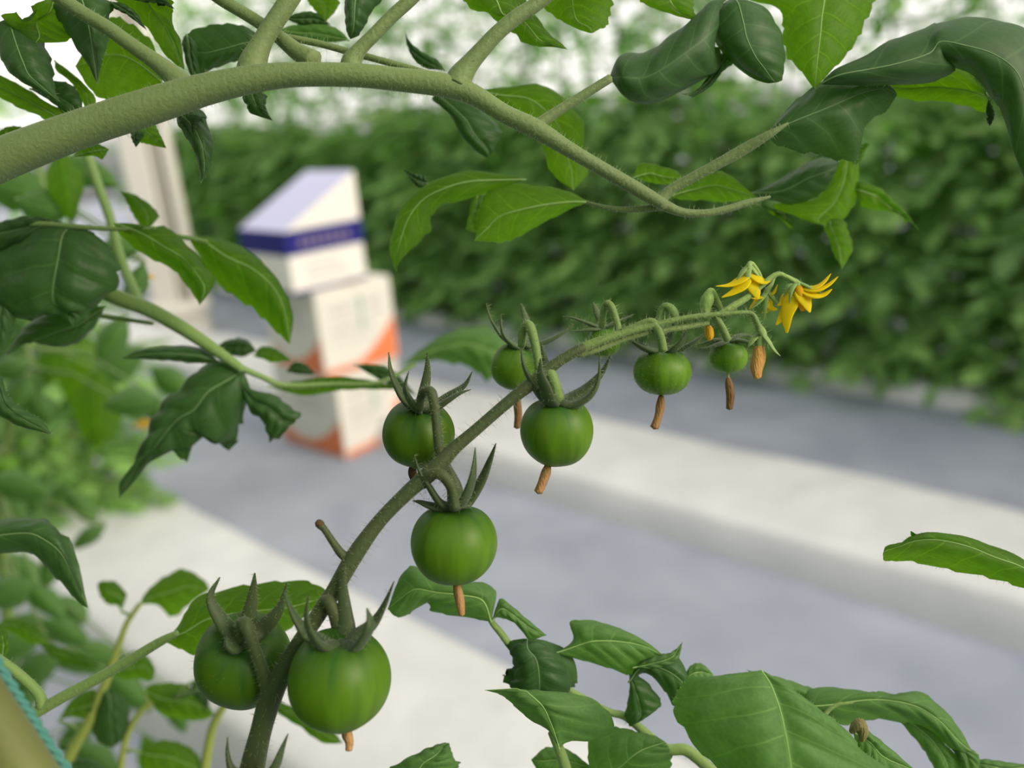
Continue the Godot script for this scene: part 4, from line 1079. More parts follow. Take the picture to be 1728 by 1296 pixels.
func left_branch() -> void:
	var t := thing("tomato_branch", "left branch with broad puckered leaf, two translucent leaves and a dark lobed leaf", "branch", P(-60, 470, 0.33))
	var hb := MB.new()
	var c := Color(0.155, 0.25, 0.075)
	for s in [
		[[[-196, 640, -545, 18], [-190, 540, -280, 16], [-60, 440, 0, 14], [60, 455, 4, 14], [150, 480, 8, 14], [200, 503, 8, 13.5], [250, 522, 6, 13], [300, 549, 2, 12.5], [345, 578, 0, 11], [385, 606, 0, 9], [410, 624, 0, 7]], 0.335],
		[[[-208, 545, -500, 10], [-150, 440, -200, 7], [-40, 385, 0, 5], [60, 378, 0, 5], [122, 382, -4, 4.5], [180, 386, -2, 4], [245, 387, 0, 3.5], [262, 384, 0, 3]], 0.318],
		[[[140, 528, 0, 4], [190, 536, 0, 4], [258, 546, 0, 3.5]], 0.345],
		[[[120, 200, 0, 8], [150, 270, 0, 8], [168, 320, 0, 8], [186, 370, 0, 8], [205, 440, -10, 8], [235, 512, -60, 9]], 0.40],
		[[[400, 618, 4, 6], [440, 635, 30, 5], [480, 650, 60, 5], [560, 648, 90, 4], [640, 645, 110, 4], [700, 615, 140, 4]], 0.335],
		[[[245, 387, 4, 3.5], [285, 396, 14, 3.5], [320, 402, 20, 4], [350, 408, 24, 3]], 0.325],
	]: stalk(t, "leaf_stalk", s[0], s[1], c, 10, hb, 0.25, 5, 10)
	part(hb, "hairs", M.hair, t, "", true)
	grow(t, 0.318, [
		[[122, 380, 0], [60, 372, 8, 105, 395, -6, 160, 393, 4], [10, 385, 12, 98, 420, -14, 188, 418, 8], [-25, 420, 14, 90, 455, -18, 203, 450, 10], [-30, 470, 14, 85, 490, -16, 198, 480, 10], [-10, 520, 12, 88, 515, -10, 168, 512, 8], [40, 540, 8, 100, 522, -4, 150, 530, 6], [85, 524, 4, 118, 532, 0, 136, 540, 3], [123, 550, 0], {"ns": 44, "nt": 26, "relief": 6.0, "label": "broad puckered leaf blade"}],
		[[122, 380, 4], [80, 366, 6, 75, 378, 0, 70, 396, 6], [20, 366, 8, 20, 388, -4, 20, 422, 8], [-30, 383, 8, -30, 400, 0, -30, 442, 8], {"relief": 5.0}],
		[[20, 480, 10], [-20, 520, 10, 0, 520, 4, 26, 530, 10], [-20, 570, 10, -3, 570, 4, 15, 577, 10], [-10, 625, 10]],
		[[192, 376, 0], [200, 393, 4, 212, 382, -2, 225, 377, 4], [227, 420, 10, 244, 396, -6, 255, 382, 8], [257, 441, 12, 275, 415, -10, 285, 384, 10], [289, 457, 12, 308, 435, -12, 319, 416, 10], [311, 479, 12, 332, 463, -12, 346, 447, 10], [327, 499, 8, 345, 487, -8, 364, 475, 8], [337, 515, 0], {"ns": 36, "nt": 20}],
	], [0, 1, 2])
	grow(t, 0.338, [
		[[178, 518, 0], [170, 536, 6, 150, 535, 0, 118, 513, 4], [148, 570, 6, 130, 548, -4, 90, 518, 6], [112, 590, 8, 95, 560, -6, 48, 536, 8], [80, 587, 8, 65, 572, -6, 25, 558, 8], [45, 575, 6, 35, 580, -2, 11, 590, 6], [6, 603, 0]],
		[[316, 400, 0], [335, 432, 6, 345, 408, -8, 352, 399, 10], [364, 474, 8, 382, 432, -14, 403, 413, 16], [399, 504, 8, 425, 452, -16, 439, 435, 18], [429, 524, 8, 460, 482, -16, 469, 469, 18], [454, 547, 6, 478, 515, -12, 488, 505, 12], [475, 568, 3, 486, 548, -6, 495, 540, 6], [489, 581, 0], {"ns": 36, "nt": 20, "relief": 3.0}],
		[[202, 321, 20], [212, 346, 24, 225, 332, 14, 236, 334, 24], [219, 366, 26, 242, 352, 14, 264, 351, 26], [231, 380, 24, 250, 372, 16, 270, 368, 24], [245, 390, 20]],
		# the dark lobed leaf
		[[412, 624, 0], [365, 604, 4, 385, 640, -8, 426, 665, 4], [320, 624, 8, 350, 660, -14, 415, 700, 6], [303, 645, 10, 325, 690, -16, 408, 730, 8], [278, 668, 10, 300, 705, -16, 386, 757, 8], [266, 690, 10, 285, 720, -14, 376, 727, 8], [256, 715, 10, 268, 742, -12, 335, 757, 8], [241, 745, 8, 252, 765, -10, 300, 755, 6], [224, 780, 6, 235, 785, -6, 263, 774, 4], [200, 815, 2, 212, 818, -2, 230, 812, 2], [202, 840, 0], {"ns": 50, "nt": 26, "relief": 6.0, "teeth": 0.12, "label": "dark puckered lobed leaf"}],
		[[372, 612, -2], [340, 587, 4, 335, 600, -8, 328, 614, 2], [280, 583, 6, 280, 596, -8, 287, 609, 4], [235, 589, 4, 238, 598, -5, 252, 607, 2], [203, 606, -2]],
		[[402, 640, -2], [430, 654, 2, 425, 675, -8, 420, 700, 2], [465, 659, 4, 455, 690, -10, 438, 712, 4], [493, 681, 4, 475, 708, -8, 446, 737, 3], [509, 697, 1, 492, 714, -4, 455, 747, 1], [498, 708, -2], {"relief": 4.0}],
	], [0, 3, 4, 5])
	grow(t, 0.37, [
		[[362, 587, 0], [385, 570, 4, 388, 588, -6, 390, 602, 4], [415, 570, 4, 415, 588, -6, 412, 604, 4], [433, 592, 0]],
		[[428, 601, 0], [440, 584, 3, 442, 596, -4, 442, 606, 3], [465, 587, 3, 463, 600, -4, 460, 612, 3], [493, 608, 0]],
		[[452, 652, 20], [500, 640, 23, 510, 655, 16, 515, 670, 23], [560, 632, 24, 570, 645, 15, 580, 662, 24], [620, 640, 24, 625, 648, 16, 630, 660, 24], [692, 656, 20]],
		[[597, 615, 20], [625, 613, 23, 630, 628, 15, 640, 642, 23], [660, 621, 23, 665, 638, 15, 670, 657, 23], [703, 668, 20]],
		[[483, 627, 20], [495, 610, 22, 502, 620, 16, 505, 634, 22], [515, 613, 22, 518, 623, 17, 520, 634, 22], [533, 631, 20]],
	], [0, 3, 4])
	grow(t, 0.47, [
		[[676, 617, 0], [735, 570, 6, 730, 592, -8, 735, 609, 6], [790, 550, 8, 785, 580, -10, 790, 620, 8], [838, 558, 8, 825, 590, -8, 822, 642, 8], [862, 583, 4, 850, 600, -4, 848, 622, 4], [870, 612, 0], {"mat": "leaf_pale", "teeth": 0.2}],
	])
	var lone := thing("tomato_branch", "dark drooping leaf tip hanging at the left edge above small fruits", "branch", P(-60, 600, 0.29))
	stalk(lone, "leaf_stalk", [[-196, 600, -420, 8], [-160, 560, -180, 7], [-100, 560, 0, 6], [-18, 622, 0, 4]], 0.29, c, 8)
	grow(lone, 0.29, [[[-20, 618, 0], [-22, 650, 4, -8, 640, -4, 3, 634, 4], [-17, 692, 4, 5, 680, -6, 13, 667, 4], [8, 707, 4, 25, 700, -6, 40, 689, 4], [38, 722, 2, 52, 715, -4, 70, 708, 2], [88, 733, 0], {"fuzz": 0.2}]], [0])

func lower_left() -> void:
	var c := Color(0.155, 0.25, 0.07)
	var t := thing("tomato_branch", "lower left leaf on a long bare stalk behind the leftmost tomato", "branch", P(0, 1240, 0.27))
	var hb := MB.new()
	for s in [
		[[[-75, 1120, -400, 16], [-110, 1230, -200, 15], [-60, 1275, -40, 14], [20, 1228, 0, 12], [60, 1203, 0, 10], [110, 1174, 2, 9.5], [170, 1142, 6, 9], [230, 1107, 10, 8.5], [272, 1082, 14, 7.5], [300, 1068, 16, 5]], 0.285],
		[[[72, 1195, 0, 10], [66, 1172, 0, 8.5], [40, 1145, 0, 8], [8, 1120, 0, 8], [-40, 1090, 0, 8]], 0.285],
	]: stalk(t, "leaf_stalk", s[0], s[1], c, 10, hb, 0.2, 5, 9)
	part(hb, "hairs", M.hair, t, "", true)
	grow(t, 0.298, [
		[[274, 1082, 0], [300, 1054, 6, 310, 1068, -8, 300, 1094, 4], [326, 1012, 8, 350, 1045, -12, 330, 1107, 6], [380, 991, 10, 400, 1035, -14, 380, 1096, 8], [440, 982, 10, 445, 1030, -14, 440, 1086, 8], [500, 977, 10, 490, 1025, -12, 490, 1062, 8], [540, 988, 6, 525, 1015, -6, 520, 1037, 4], [557, 1008, 0], {"ns": 40, "nt": 22}],
		[[0, 1128, 0], [-12, 1085, 3, 5, 1090, -4, 21, 1085, 3], [-15, 1060, 3, 0, 1065, -3, 9, 1060, 3], [-10, 1043, 0]],
	])
	var t2 := thing("tomato_branch", "dark curved leaf entering from the left edge over the white bed", "branch", P(-60, 920, 0.30))
	stalk(t2, "leaf_stalk", [[-140, 940, -450, 9], [-200, 950, -200, 7], [-120, 930, 0, 6], [-20, 905, 0, 4]], 0.30, c, 8)
	grow(t2, 0.30, [[[-25, 905, 0], [-20, 937, 6, -15, 905, -8, -10, 877, 6], [40, 935, 8, 45, 900, -12, 50, 871, 8], [62, 949, 8, 75, 912, -12, 86, 876, 8], [85, 976, 8, 102, 935, -12, 113, 910, 8], [108, 998, 6, 120, 970, -8, 130, 960, 6], [131, 1019, 2, 137, 1003, -3, 139, 1000, 2], [149, 1026, 0]]], [0])
	var t3 := thing("tomato_branch", "blurred lower foliage with a yellowing stalk behind the lowest tomatoes", "branch", P(160, 1330, 0.42))
	for s in [[[100, 1330, 0, 11], [118, 1275, 0, 10], [150, 1218, 0, 9], [175, 1160, 0, 8], [200, 1090, 0, 6], [215, 1050, 0, 5], [237, 1018, 0, 4]], [[340, 1340, 0, 9], [350, 1270, 0, 8], [362, 1220, 0, 7], [385, 1180, 0, 6]], [[200, 1320, 0, 6], [215, 1240, 0, 5], [250, 1190, 0, 5], [300, 1175, 0, 3]]]:
		stalk(t3, "leaf_stalk", s, 0.42, Color(0.26, 0.32, 0.07), 8)
	var poly := [P(100, 1330, 0.42), P(150, 1218, 0.42), P(200, 1090, 0.42), P(237, 1018, 0.42)]
	var poly2 := [P(200, 1320, 0.42), P(215, 1240, 0.42), P(250, 1190, 0.42), P(300, 1175, 0.42)]
	for q in [[205, 1032], [98, 1216], [175, 1158], [188, 1135], [177, 1125], [103, 1300]]: hook(t3, P(q[0], q[1], 0.42), poly, 0.0009, c)
	for q in [[243, 1165], [340, 1143], [238, 1270], [455, 1183]]: hook(t3, P(q[0], q[1], 0.42 if q[0] < 400 else 0.36), poly2, 0.0009, c)
	stem_down(t3, P(190, 1480, 0.42), [P(100, 1330, 0.42), P(340, 1340, 0.42), P(200, 1320, 0.42)], c)
	grow(t3, 0.42, [
		[[205, 1032, 0], [215, 1000, 4, 205, 1010, -4, 195, 1024, 4], [195, 979, 5, 185, 1000, -5, 182, 1025, 5], [175, 979, 3, 170, 990, -2, 170, 1012, 3], [164, 986, 0]],
		[[236, 1020, 0], [245, 1000, 4, 255, 1008, -4, 265, 1022, 4], [275, 974, 6, 285, 1000, -6, 290, 1042, 6], [312, 961, 6, 318, 990, -6, 318, 1022, 6], [345, 979, 3, 342, 995, -3, 338, 1007, 3], [354, 995, 0]],
		[[455, 1183, 0], [470, 1179, 4, 475, 1195, -4, 470, 1207, 4], [515, 1198, 6, 510, 1215, -6, 510, 1234, 5], [555, 1222, 4, 548, 1240, -4, 545, 1257, 4], [579, 1254, 0], {"d": 0.36}],
		[[98, 1216, 0], [120, 1178, 4, 120, 1200, -4, 120, 1212, 4], [150, 1163, 5, 155, 1190, -5, 160, 1210, 5], [184, 1170, 0]],
		[[175, 1158, 0], [150, 1190, 5, 185, 1180, -8, 215, 1180, 5], [145, 1225, 6, 185, 1215, -10, 222, 1215, 6], [160, 1252, 4, 190, 1250, -6, 215, 1242, 4], [190, 1262, 0]],
		[[243, 1165, 0], [260, 1153, 5, 275, 1180, -6, 270, 1207, 5], [310, 1153, 6, 315, 1185, -8, 310, 1217, 6], [345, 1178, 4, 345, 1195, -4, 340, 1217, 4], [362, 1206, 0]],
		[[340, 1143, 0], [318, 1160, 3, 335, 1160, -5, 352, 1165, 3], [333, 1187, 3, 345, 1180, -5, 354, 1185, 3], [350, 1202, 0]],
		[[238, 1270, 0], [250, 1253, 5, 255, 1275, -5, 245, 1302, 5], [290, 1248, 6, 290, 1280, -7, 285, 1322, 6], [330, 1268, 5, 325, 1295, -5, 320, 1322, 5], [347, 1310, 0]],
		[[103, 1300, 0], [120, 1281, 3, 125, 1295, -4, 125, 1312, 3], [155, 1281, 3, 155, 1297, -4, 155, 1314, 3], [182, 1300, 0]],
		[[188, 1135, 0], [205, 1108, 4, 210, 1130, -5, 205, 1147, 4], [240, 1098, 5, 240, 1125, -6, 235, 1149, 5], [262, 1125, 3, 255, 1135, -3, 250, 1152, 3], [258, 1147, 0]],
		[[177, 1125, 20], [140, 1103, 24, 135, 1112, 16, 130, 1127, 24], [100, 1088, 24, 95, 1100, 16, 95, 1114, 24], [58, 1079, 20]],
		[[-12, 1055, 0], [20, 1043, 4, 25, 1055, -5, 20, 1070, 4], [60, 1053, 4, 60, 1070, -5, 50, 1087, 4], [82, 1087, 0]],
	], [4, 6, 8])

func stem_down(t: Node3D, top: Vector3, joins: Array, c: Color) -> void:      # the plant's own stem under the frame, down to the ground
	var mb := MB.new()
	var foot := top * Vector3(1, 0, 1)
	tube(mb, [[foot, top.lerp(foot, 0.5), top, top + Vector3(0, 0.02, 0)], [0.006, 0.005, 0.0045, 0.003]], c, 10)
	part(mb, "stem", M.stem, t)
	for j in joins:
		var jb := MB.new()
		tube(jb, [[top, top.lerp(j, 0.6) + Vector3(0, -0.004, 0), j], [0.003, 0.0025, 0.0022]], c, 8)
		part(jb, "leaf_stalk", M.stem, t)

func lower_right() -> void:
	var c := Color(0.20, 0.30, 0.09)
	var t := thing("tomato_branch", "leafy branch along the bottom with curled leaves and a large veined leaf", "branch", P(1200, 1420, 0.29))
	blade_kind = "leaf_pale"
	var hb := MB.new()
	for s in [
		[[[1290, 1480, 10, 12], [1230, 1340, 10, 11], [1165, 1270, 6, 10], [1120, 1262, 6, 9], [1060, 1212, 8, 7], [1025, 1200, 8, 6], [960, 1165, 10, 6], [905, 1135, 8, 6], [866, 1096, 4, 6], [845, 1068, 0, 6], [829, 1048, 0, 5], [815, 1015, 0, 3]], 0.288],
		[[[905, 1135, 8, 6], [925, 1110, 8, 5], [945, 1100, 8, 4.5], [985, 1090, 4, 3]], 0.288],
		[[[975, 1400, 0, 10], [958, 1310, -20, 9.5], [944, 1265, -30, 8.5], [930, 1235, -32, 6]], 0.285],
		[[[1380, 1500, -60, 9], [1355, 1420, -90, 8], [1340, 1330, -110, 6]], 0.285],
		[[[1340, 1440, 0, 8], [1370, 1260, 0, 6], [1400, 1195, -4, 4.5], [1450, 1184, -8, 3]], 0.285],
	]: stalk(t, "leaf_stalk", s[0], s[1], c, 10, hb, 0.2, 4, 8)
	stem_down(t, P(1290, 1480, 0.29), [P(1230, 1345, 0.29), P(975, 1400, 0.285), P(1380, 1500, 0.272), P(1340, 1440, 0.285)], c)
	part(hb, "hairs", M.hair, t, "", true)
	grow(t, 0.285, [
		[[829, 1050, 0], [840, 997, 6, 815, 1015, -8, 785, 1045, 4], [808, 976, 8, 780, 1005, -10, 728, 1038, 6], [760, 975, 8, 735, 1000, -10, 716, 1024, 6], [700, 950, 10, 700, 995, -10, 694, 1042, 6], [673, 970, 8, 675, 1010, -6, 668, 1045, 4], [654, 1028, 0], {"ns": 36, "nt": 22, "teeth": 0.06}],
		[[829, 1050, 0], [842, 1008, 5, 845, 1028, -4, 842, 1044, 3], [862, 1018, 5, 866, 1038, -5, 871, 1057, 4], [895, 1048, 4, 895, 1060, -3, 892, 1081, 3], [923, 1072, 0]],
		[[890, 1078, 0], [865, 1095, 8, 868, 1095, -6, 890, 1092, -18, 915, 1090, -6, 920, 1095, 8], [871, 1120, 10, 874, 1120, -8, 905, 1115, -24, 942, 1112, -8, 945, 1115, 10], [871, 1145, 10, 874, 1145, -8, 910, 1145, -24, 953, 1142, -8, 955, 1145, 10], [867, 1162, 8, 870, 1162, -6, 910, 1168, -16, 950, 1172, -6, 952, 1172, 8], [910, 1182, 0], {"nt": 24, "relief": 5.0, "rib": 1.2}],
		[[938, 1102, 0], [966, 1079, 2, 975, 1090, -4, 985, 1117, 4], [961, 1049, 6, 1000, 1083, -8, 1030, 1131, 6], [1000, 1045, 6, 1030, 1082, -8, 1062, 1142, 6], [1048, 1058, 6, 1062, 1085, -6, 1085, 1132, 5], [1090, 1081, 4, 1090, 1092, -4, 1100, 1120, 4], [1120, 1106, 0], {"ns": 36, "nt": 20, "teeth": 0.05}],
		[[1060, 1152, 0], [1078, 1116, 4, 1085, 1125, -6, 1090, 1137, 2], [1115, 1103, 4, 1120, 1130, -8, 1120, 1167, 4], [1145, 1108, 4, 1150, 1150, -8, 1140, 1197, 4], [1162, 1145, 2, 1160, 1170, -4, 1150, 1202, 2], [1160, 1192, 0]],
		[[1068, 1127, -6], [1098, 1110, -4, 1100, 1120, -10, 1105, 1130, -8], [1135, 1098, -4, 1136, 1108, -10, 1143, 1118, -8], [1152, 1083, -4]],
		[[1062, 1138, 6], [1060, 1170, 8, 1072, 1165, 2, 1086, 1145, 6], [1054, 1205, 8, 1080, 1195, 2, 1116, 1185, 6], [1060, 1224, 4, 1080, 1212, 0, 1102, 1205, 4], [1068, 1224, 0]],
		[[1150, 1160, 12], [1160, 1125, 14, 1165, 1140, 8, 1160, 1165, 12], [1185, 1118, 14, 1185, 1135, 8, 1180, 1160, 12], [1205, 1140, 12]],
		[[1000, 1325, 4], [992, 1250, 10, 1040, 1300, -2, 1100, 1335, 10], [1037, 1228, 12, 1070, 1275, -6, 1127, 1302, 12], [1075, 1235, 10, 1095, 1262, -4, 1134, 1276, 10], [1105, 1241, 7, 1115, 1255, 1, 1130, 1263, 7], [1123, 1252, 4], {"ns": 36, "nt": 20}],
		[[1002, 1297, 24], [960, 1266, 24, 955, 1285, 20, 950, 1312, 24], [920, 1262, 24, 915, 1285, 20, 912, 1307, 24], [896, 1282, 24]],
		[[700, 1335, 0], [653, 1299, 4, 710, 1295, -8, 777, 1299, 4], [700, 1267, 5, 735, 1275, -8, 769, 1275, 4], [735, 1256, 3, 748, 1260, -4, 764, 1262, 2], [758, 1254, 0], {"relief": 4.0}],
		[[1360, 1192, 0], [1370, 1162, 8, 1400, 1190, -4, 1420, 1224, 6], [1442, 1161, 8, 1460, 1182, -8, 1470, 1217, 6], [1490, 1171, 8, 1505, 1183, -10, 1520, 1222, 6], [1545, 1163, 8, 1552, 1195, -12, 1560, 1230, 8], [1588, 1190, 8, 1590, 1220, -12, 1600, 1260, 8], [1620, 1228, 6, 1618, 1250, -8, 1622, 1277, 6], [1641, 1269, 0], {"ns": 40, "nt": 22}],
		[[1400, 1197, 12], [1385, 1166, 14, 1370, 1180, 8, 1370, 1202, 12], [1330, 1146, 14, 1320, 1165, 8, 1320, 1192, 12], [1260, 1130, 12]],
		[[1525, 1213, 12], [1518, 1220, 14, 1545, 1225, 8, 1572, 1230, 12], [1554, 1264, 14, 1578, 1255, 6, 1602, 1258, 12], [1576, 1300, 12, 1600, 1295, 6, 1632, 1296, 12], [1600, 1345, 10]],
		[[1620, 1258, 6], [1603, 1262, 6, 1625, 1265, 0, 1654, 1272, 4], [1618, 1292, 6, 1635, 1290, 0, 1657, 1298, 4], [1640, 1335, 4]],
		[[1638, 1290, 12], [1655, 1278, 12, 1665, 1292, 6, 1670, 1312, 10], [1700, 1283, 12, 1700, 1298, 6, 1700, 1317, 10], [1745, 1292, 12]],
	], [2, 4, 6])
	grow(t, 0.268, [
		[[944, 1264, 0], [925, 1233, 4, 935, 1235, -4, 960, 1252, 4], [897, 1216, 6, 920, 1200, -8, 1000, 1250, 6], [871, 1194, 8, 908, 1185, -10, 1037, 1230, 6], [854, 1179, 6, 895, 1172, -8, 1012, 1187, 6], [840, 1171, 4, 880, 1164, -4, 955, 1169, 4], [818, 1165, 0], {"ns": 36, "nt": 22, "teeth": 0.05}],
		[[1440, 1235, 6], [1455, 1225, 6, 1470, 1255, 0, 1450, 1292, 6], [1492, 1250, 6, 1495, 1280, 0, 1480, 1322, 6], [1548, 1302, 4]],
	])
	grow(t, 0.246, [
		[[1285, 1131, 10], [1215, 1137, 10, 1300, 1150, 0, 1333, 1159, 4], [1163, 1145, 10, 1310, 1172, -8, 1386, 1192, 6], [1140, 1185, 12, 1320, 1205, -16, 1427, 1221, 8], [1138, 1215, 12, 1328, 1240, -22, 1462, 1260, 8], [1164, 1262, 12, 1334, 1280, -26, 1507, 1300, 8], [1215, 1312, 10, 1340, 1330, -26, 1522, 1345, 8], [1290, 1372, 0, 1345, 1390, -20, 1470, 1390, 4], [1345, 1430, -10], {"ns": 50, "nt": 30, "relief": 6.0, "teeth": 0.05, "fuzz": 0.2, "label": "large veined leaf blade seen from above"}],
	])
	blade_kind = ""
	var bd := MB.new()
	tube(bd, path([[1436, 1236, 0, 4], [1444, 1226, -4, 9], [1452, 1222, -6, 10], [1456, 1236, -6, 9], [1454, 1250, -2, 4]], 0.258), Color(0.16, 0.14, 0.06), 9, 0.4)
	part(bd, "shrivelled_leaf_tip", M.dried, t)
	var t2 := thing("tomato_branch", "single bright leaf reaching in from the right edge over the white bed", "branch", P(1860, 1040, 0.27))
	stalk(t2, "leaf_stalk", [[2050, 1130, 0, 7], [1920, 1070, 0, 6], [1795, 1008, 0, 4]], 0.266, c, 8)
	stem_down(t2, P(2150, 1200, 0.266), [P(2050, 1130, 0.266)], c)
	grow(t2, 0.266, [[[1800, 1012, 0], [1728, 944, 14, 1735, 962, -6, 1728, 994, 6], [1678, 922, 14, 1680, 940, -8, 1695, 983, 6], [1638, 907, 12, 1635, 922, -8, 1655, 973, 6], [1595, 899, 10, 1590, 912, -8, 1600, 961, 6], [1552, 899, 8, 1550, 912, -6, 1545, 949, 4], [1522, 914, 4, 1520, 922, -4, 1518, 947, 4], [1496, 921, 2, 1495, 930, 0, 1493, 947, 2], [1490, 936, 0], {"fuzz": 0.2, "ns": 36, "rib": 1.0}],
		[[1560, 905, 2], [1553, 900, 2, 1556, 908, 0, 1560, 914, 2], [1545, 902, 2, 1546, 906, 0, 1550, 913, 2], [1537, 896, 2], {"rib": 0.0}]])

func main_stem() -> void:
	var d := 0.20
	var foot := P(72, 1350, 0.20) * Vector3(1, 0, 1)
	var t := thing("plant_stem", "thick mottled tomato stem crossing the lower left corner", "plant stem", foot)
	var mb := MB.new()
	var ps := []
	var rs := []
	for q in [[72, 1350, 44], [53, 1320, 44], [8, 1250, 44], [-37, 1179, 43], [-85, 1090, 42], [-145, 920, 41], [-190, 700, 40], [-215, 450, 40], [-230, 250, 39], [-240, 0, 38], [-250, -300, 36], [-255, -700, 34]]:
		ps.append(P(q[0], q[1], d)); rs.append(q[2] * d / F)
	var top: Vector3 = ps[0]
	for f in [0.02, 0.05, 0.1, 0.2, 0.4, 0.7]:
		ps.push_front(top.lerp(foot, f) - (view.x * 0.002 * minf(1.0, f * 10.0))); rs.push_front(0.0066)
	ps.push_front(foot + Vector3(0, -0.03, 0)); rs.push_front(0.007)
	var op := []
	var orr := []
	for k in (ps.size() - 1) * 6 + 1:
		op.append(cr_at(ps, k / 6.0)); orr.append(cr_at(rs, k / 6.0))
	tube(mb, [op, orr], Color(0.125, 0.142, 0.040), 24, 0.34)
	part(mb, "stem", M.stem, t)
	# unseen crown leaves, added above the frame to shade what hangs below
	var sp := [spray_mesh(31), spray_mesh(32)]
	for vv in 2:
		var mm := MultiMesh.new()
		mm.transform_format = MultiMesh.TRANSFORM_3D
		mm.use_colors = true
		mm.mesh = sp[vv]
		mm.instance_count = 60
		for k in 60:
			var sc := rng.randf_range(0.2, 0.32)
			var b := Basis(Vector3.UP, rng.randf() * TAU) * Basis(Vector3.BACK, rng.randf_range(-0.4, 0.5))
			mm.set_instance_transform(k, Transform3D(b.scaled(Vector3(sc, sc, sc)), P(-250, -700, d) * Vector3(1, 0, 1) + Vector3(rng.randf_range(-0.12, 0.2), rng.randf_range(1.52, 2.1), rng.randf_range(-0.1, 0.12))))
			mm.set_instance_color(k, Color(0.17, 0.38, 0.10) * rng.randf_range(0.8, 1.15))
		var mi := MultiMeshInstance3D.new()
		mi.name = "foliage"
		mi.multimesh = mm
		mi.set_meta("kind", "stuff")
		t.add_child(mi, true)
	var tw := thing("twine", "teal plastic twine running beside the thick stem in the lower left corner", "twine", P(110, 1300, 0.205))
	for st in 2:
		var a := MB.new()
		var pp := []
		var rr := []
		var base := []
		for q in [[215, 1400], [160, 1345], [116, 1300], [80, 1250], [51, 1205], [25, 1165], [-8, 1110], [-32, 1050], [-82, 900], [-130, 650], [-160, 300], [-180, -200]]: base.append(P(q[0], q[1], 0.205))
		for k in 221:
			var c: Vector3 = cr_at(base, k / 20.0)
			var ph := k * 0.42 + st * PI
			pp.append(c + (view.x * cos(ph) + view.z * sin(ph)) * 0.00062); rr.append(0.00075)
		tube(a, [pp, rr], Color(1, 1, 1), 7, 0.1)
		part(a, "strand", M.twine, tw)

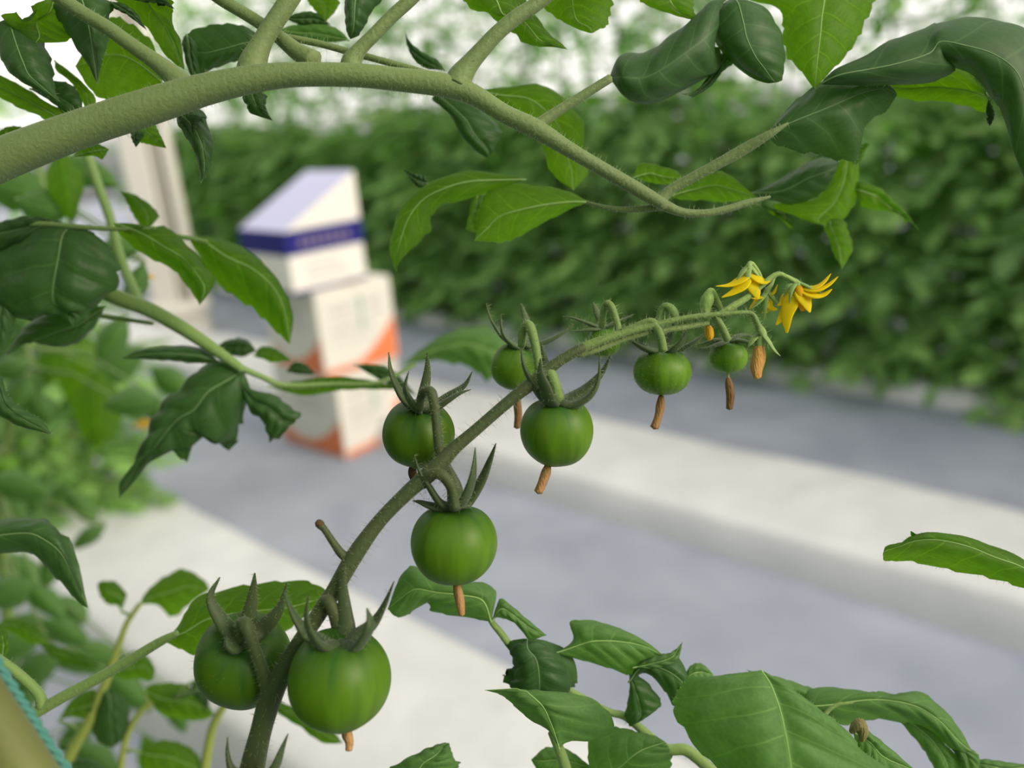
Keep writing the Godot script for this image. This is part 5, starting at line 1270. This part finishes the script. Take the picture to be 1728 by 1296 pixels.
# neighbouring plants in the same bed, out of focus on the left
func neighbours() -> void:
	var c := Color(0.16, 0.26, 0.07)
	var t := thing("tomato_plant", "neighbouring tomato plant with small fruits, blurred on the white bed at left", "plant", P(20, 1120, 0.78) * Vector3(1, 0, 1) + Vector3(0, 0.13, 0))
	var foot := P(20, 1120, 0.78) * Vector3(1, 0, 1) + Vector3(0, 0.13, 0)
	var mb := MB.new()
	var poly := [foot + Vector3(0, -0.02, 0), P(20, 1120, 0.78), P(0, 900, 0.74), P(15, 720, 0.72), P(40, 620, 0.72), P(90, 420, 0.72), P(60, 250, 0.72)]
	tube(mb, [poly, [0.006, 0.006, 0.006, 0.0055, 0.005, 0.004, 0.003]], c, 8)
	part(mb, "stem", M.stem, t)
	var r2 := RandomNumberGenerator.new()
	r2.seed = 44
	var spots := [[135, 625, 46, 80, 1], [165, 690, 48, 75, 1], [95, 600, 40, 60, 1], [200, 615, 34, 60, 0], [225, 680, 30, 55, 0], [290, 645, 34, 50, 0], [50, 640, 40, 40, 0], [35, 665, 34, 40, 0], [70, 690, 30, 30, 0], [20, 620, 30, 40, 0], [260, 690, 22, 40, 0], [190, 570, 30, 50, 0],
		[30, 820, 36, 60, 0], [70, 830, 24, 46, 0], [130, 850, 20, 50, 0], [20, 870, 36, 50, 0], [150, 905, 18, 40, 0], [40, 970, 34, 60, 0], [15, 1000, 36, 56, 0], [70, 1010, 24, 60, 0], [90, 950, 24, 50, 0], [25, 1090, 34, 60, 0], [60, 1130, 30, 60, 0], [120, 1030, 16, 36, 0], [45, 1170, 30, 60, 0], [30, 320, 40, 60, 0], [110, 310, 34, 70, 1], [150, 290, 34, 60, 0], [70, 350, 34, 50, 0], [200, 420, 24, 40, 0], [230, 480, 26, 44, 0],
		[150, 1110, 34, 70, 0], [215, 1165, 30, 60, 0], [165, 1285, 36, 60, 0], [265, 1295, 40, 70, 1], [295, 1195, 30, 50, 0], [110, 1065, 26, 50, 0], [60, 1060, 30, 60, 0], [130, 1240, 30, 50, 0]]
	for q in spots:
		var a := r2.randf_range(-0.6, 0.6) + (0.2 if q[4] else (0.9 if r2.randf() < 0.5 else -0.9))
		var ax: Vector2 = Vector2(sin(a), cos(a)) * q[3]
		var sd: Vector2 = Vector2(cos(a), -sin(a)) * q[2]
		var p0: Vector2 = Vector2(q[0], q[1]) - ax * 0.9
		var rows := [[p0.x, p0.y, 0]]
		for k in 4:
			var s: float = [0.25, 0.5, 0.75, 0.92][k]
			var w: float = [0.7, 0.95, 0.7, 0.35][k]
			var p: Vector2 = p0 + ax * 1.8 * s
			var l: Vector2 = p - sd * w
			var r: Vector2 = p + sd * w
			rows.append([l.x, l.y, 12 * w, p.x, p.y, -10 * w, r.x, r.y, 12 * w])
		var pe: Vector2 = p0 + ax * 1.8
		rows.append([pe.x, pe.y, 4])
		var dep := r2.randf_range(0.60, 0.82) if q[1] > 540 else r2.randf_range(0.42, 0.5)
		hook(t, Q(p0.x, p0.y, 0, dep), poly, 0.0011, c)
		leaf(t, dep, rows, 1.0, {"ns": 12, "nt": 8, "rib": 0.0, "mat": "leaf" if q[4] else "leaf_pale"})
	var sp := 0
	for q in [[41, 747, 11, "far small green tomato under the dark leaf tip, nearest the left edge"], [92, 745, 11, "far small green tomato hanging just right of the dark leaf tip"], [152, 747, 6, "tiny far green tomato between the white film and blurred leaves"], [12, 785, 19, "far green tomato cut by the left edge below the small ones"]]:
		var o := thing("small_tomato", q[3], "tomato", P(q[0], q[1] + q[2], 0.72))
		var sm := MB.new()
		var ctr := P(q[0], q[1], 0.72)
		var rad: float = q[2] * 0.72 / F
		for a in 13:
			for b in 18:
				var th := PI * a / 12.0
				var ph := TAU * b / 18.0
				sm.add(ctr + Vector3(cos(ph) * sin(th), cos(th) * (0.95 - 0.15 * exp(-th * th * 6.0)), sin(ph) * sin(th)) * rad, Color(0.13, 0.30, 0.03))
		for a in 12:
			for b in 18: sm.quad(a * 18 + b, a * 18 + (b + 1) % 18, (a + 1) * 18 + (b + 1) % 18, (a + 1) * 18 + b)
		part(sm, "skin", M.fruit, o)
		var cb := MB.new()
		tube(cb, [[ctr + Vector3(0, rad * 0.8, 0), ctr + Vector3(0.002, rad * 1.6, 0), ctr + Vector3(0.012, rad * 1.9 + 0.004, 0)], [rad * 0.3, 0.0012, 0.0012]], c, 7)
		part(cb, "fruit_stalk", M.stem, o)
		sp += 1
	for q in [[240, 708, 0.66, "blurred yellow flower beside the dark lobed leaf, over the white bed"], [243, 462, 0.46, "blurred orange yellow flower below the left translucent leaf"]]:
		var o := thing("tomato_flower", q[3], "flower", P(q[0], q[1], q[2]))
		var ctr := P(q[0], q[1], q[2])
		var s: float = 22.0 * q[2] / F
		for k in 6:
			var fb := MB.new()
			var a := TAU * k / 6.0 + 0.3
			var dd := Vector3(cos(a), -0.6, sin(a)).normalized()
			var sd := Vector3(-sin(a), 0, cos(a))
			tube(fb, [[ctr, ctr + dd * s * 0.5, ctr + dd * s + Vector3(0, s * 0.15, 0)], [s * 0.06, s * 0.09, s * 0.02]], Color(0.80, 0.55, 0.01), 6, 0.05, 2.6, sd)
			part(fb, "petal", M.petal, o)
		var an := MB.new()
		tube(an, [[ctr, ctr + Vector3(0, -s * 0.9, 0)], [s * 0.2, s * 0.08]], Color(0.85, 0.45, 0.01), 8)
		part(an, "anther_cone", M.petal, o)
		var fs := MB.new()
		tube(fs, [[ctr, ctr + Vector3(0, s * 0.9, 0), ctr + Vector3(-s, s * 1.4, 0)], [s * 0.16, s * 0.1, s * 0.1]], c, 6)
		part(fs, "flower_stalk", M.stem, o)

func _ready() -> void:
	rng.seed = 7
	noise.seed = 3
	noise.noise_type = FastNoiseLite.TYPE_SIMPLEX_SMOOTH
	noise.frequency = 0.01
	make_view()
	make_materials()
	place()
	far_rows()
	post()
	cartons()
	neighbours()
	main_stem()
	left_branch()
	lower_left()
	lower_right()
	upper_branch()
	truss()
	tomatoes()
	flowers()
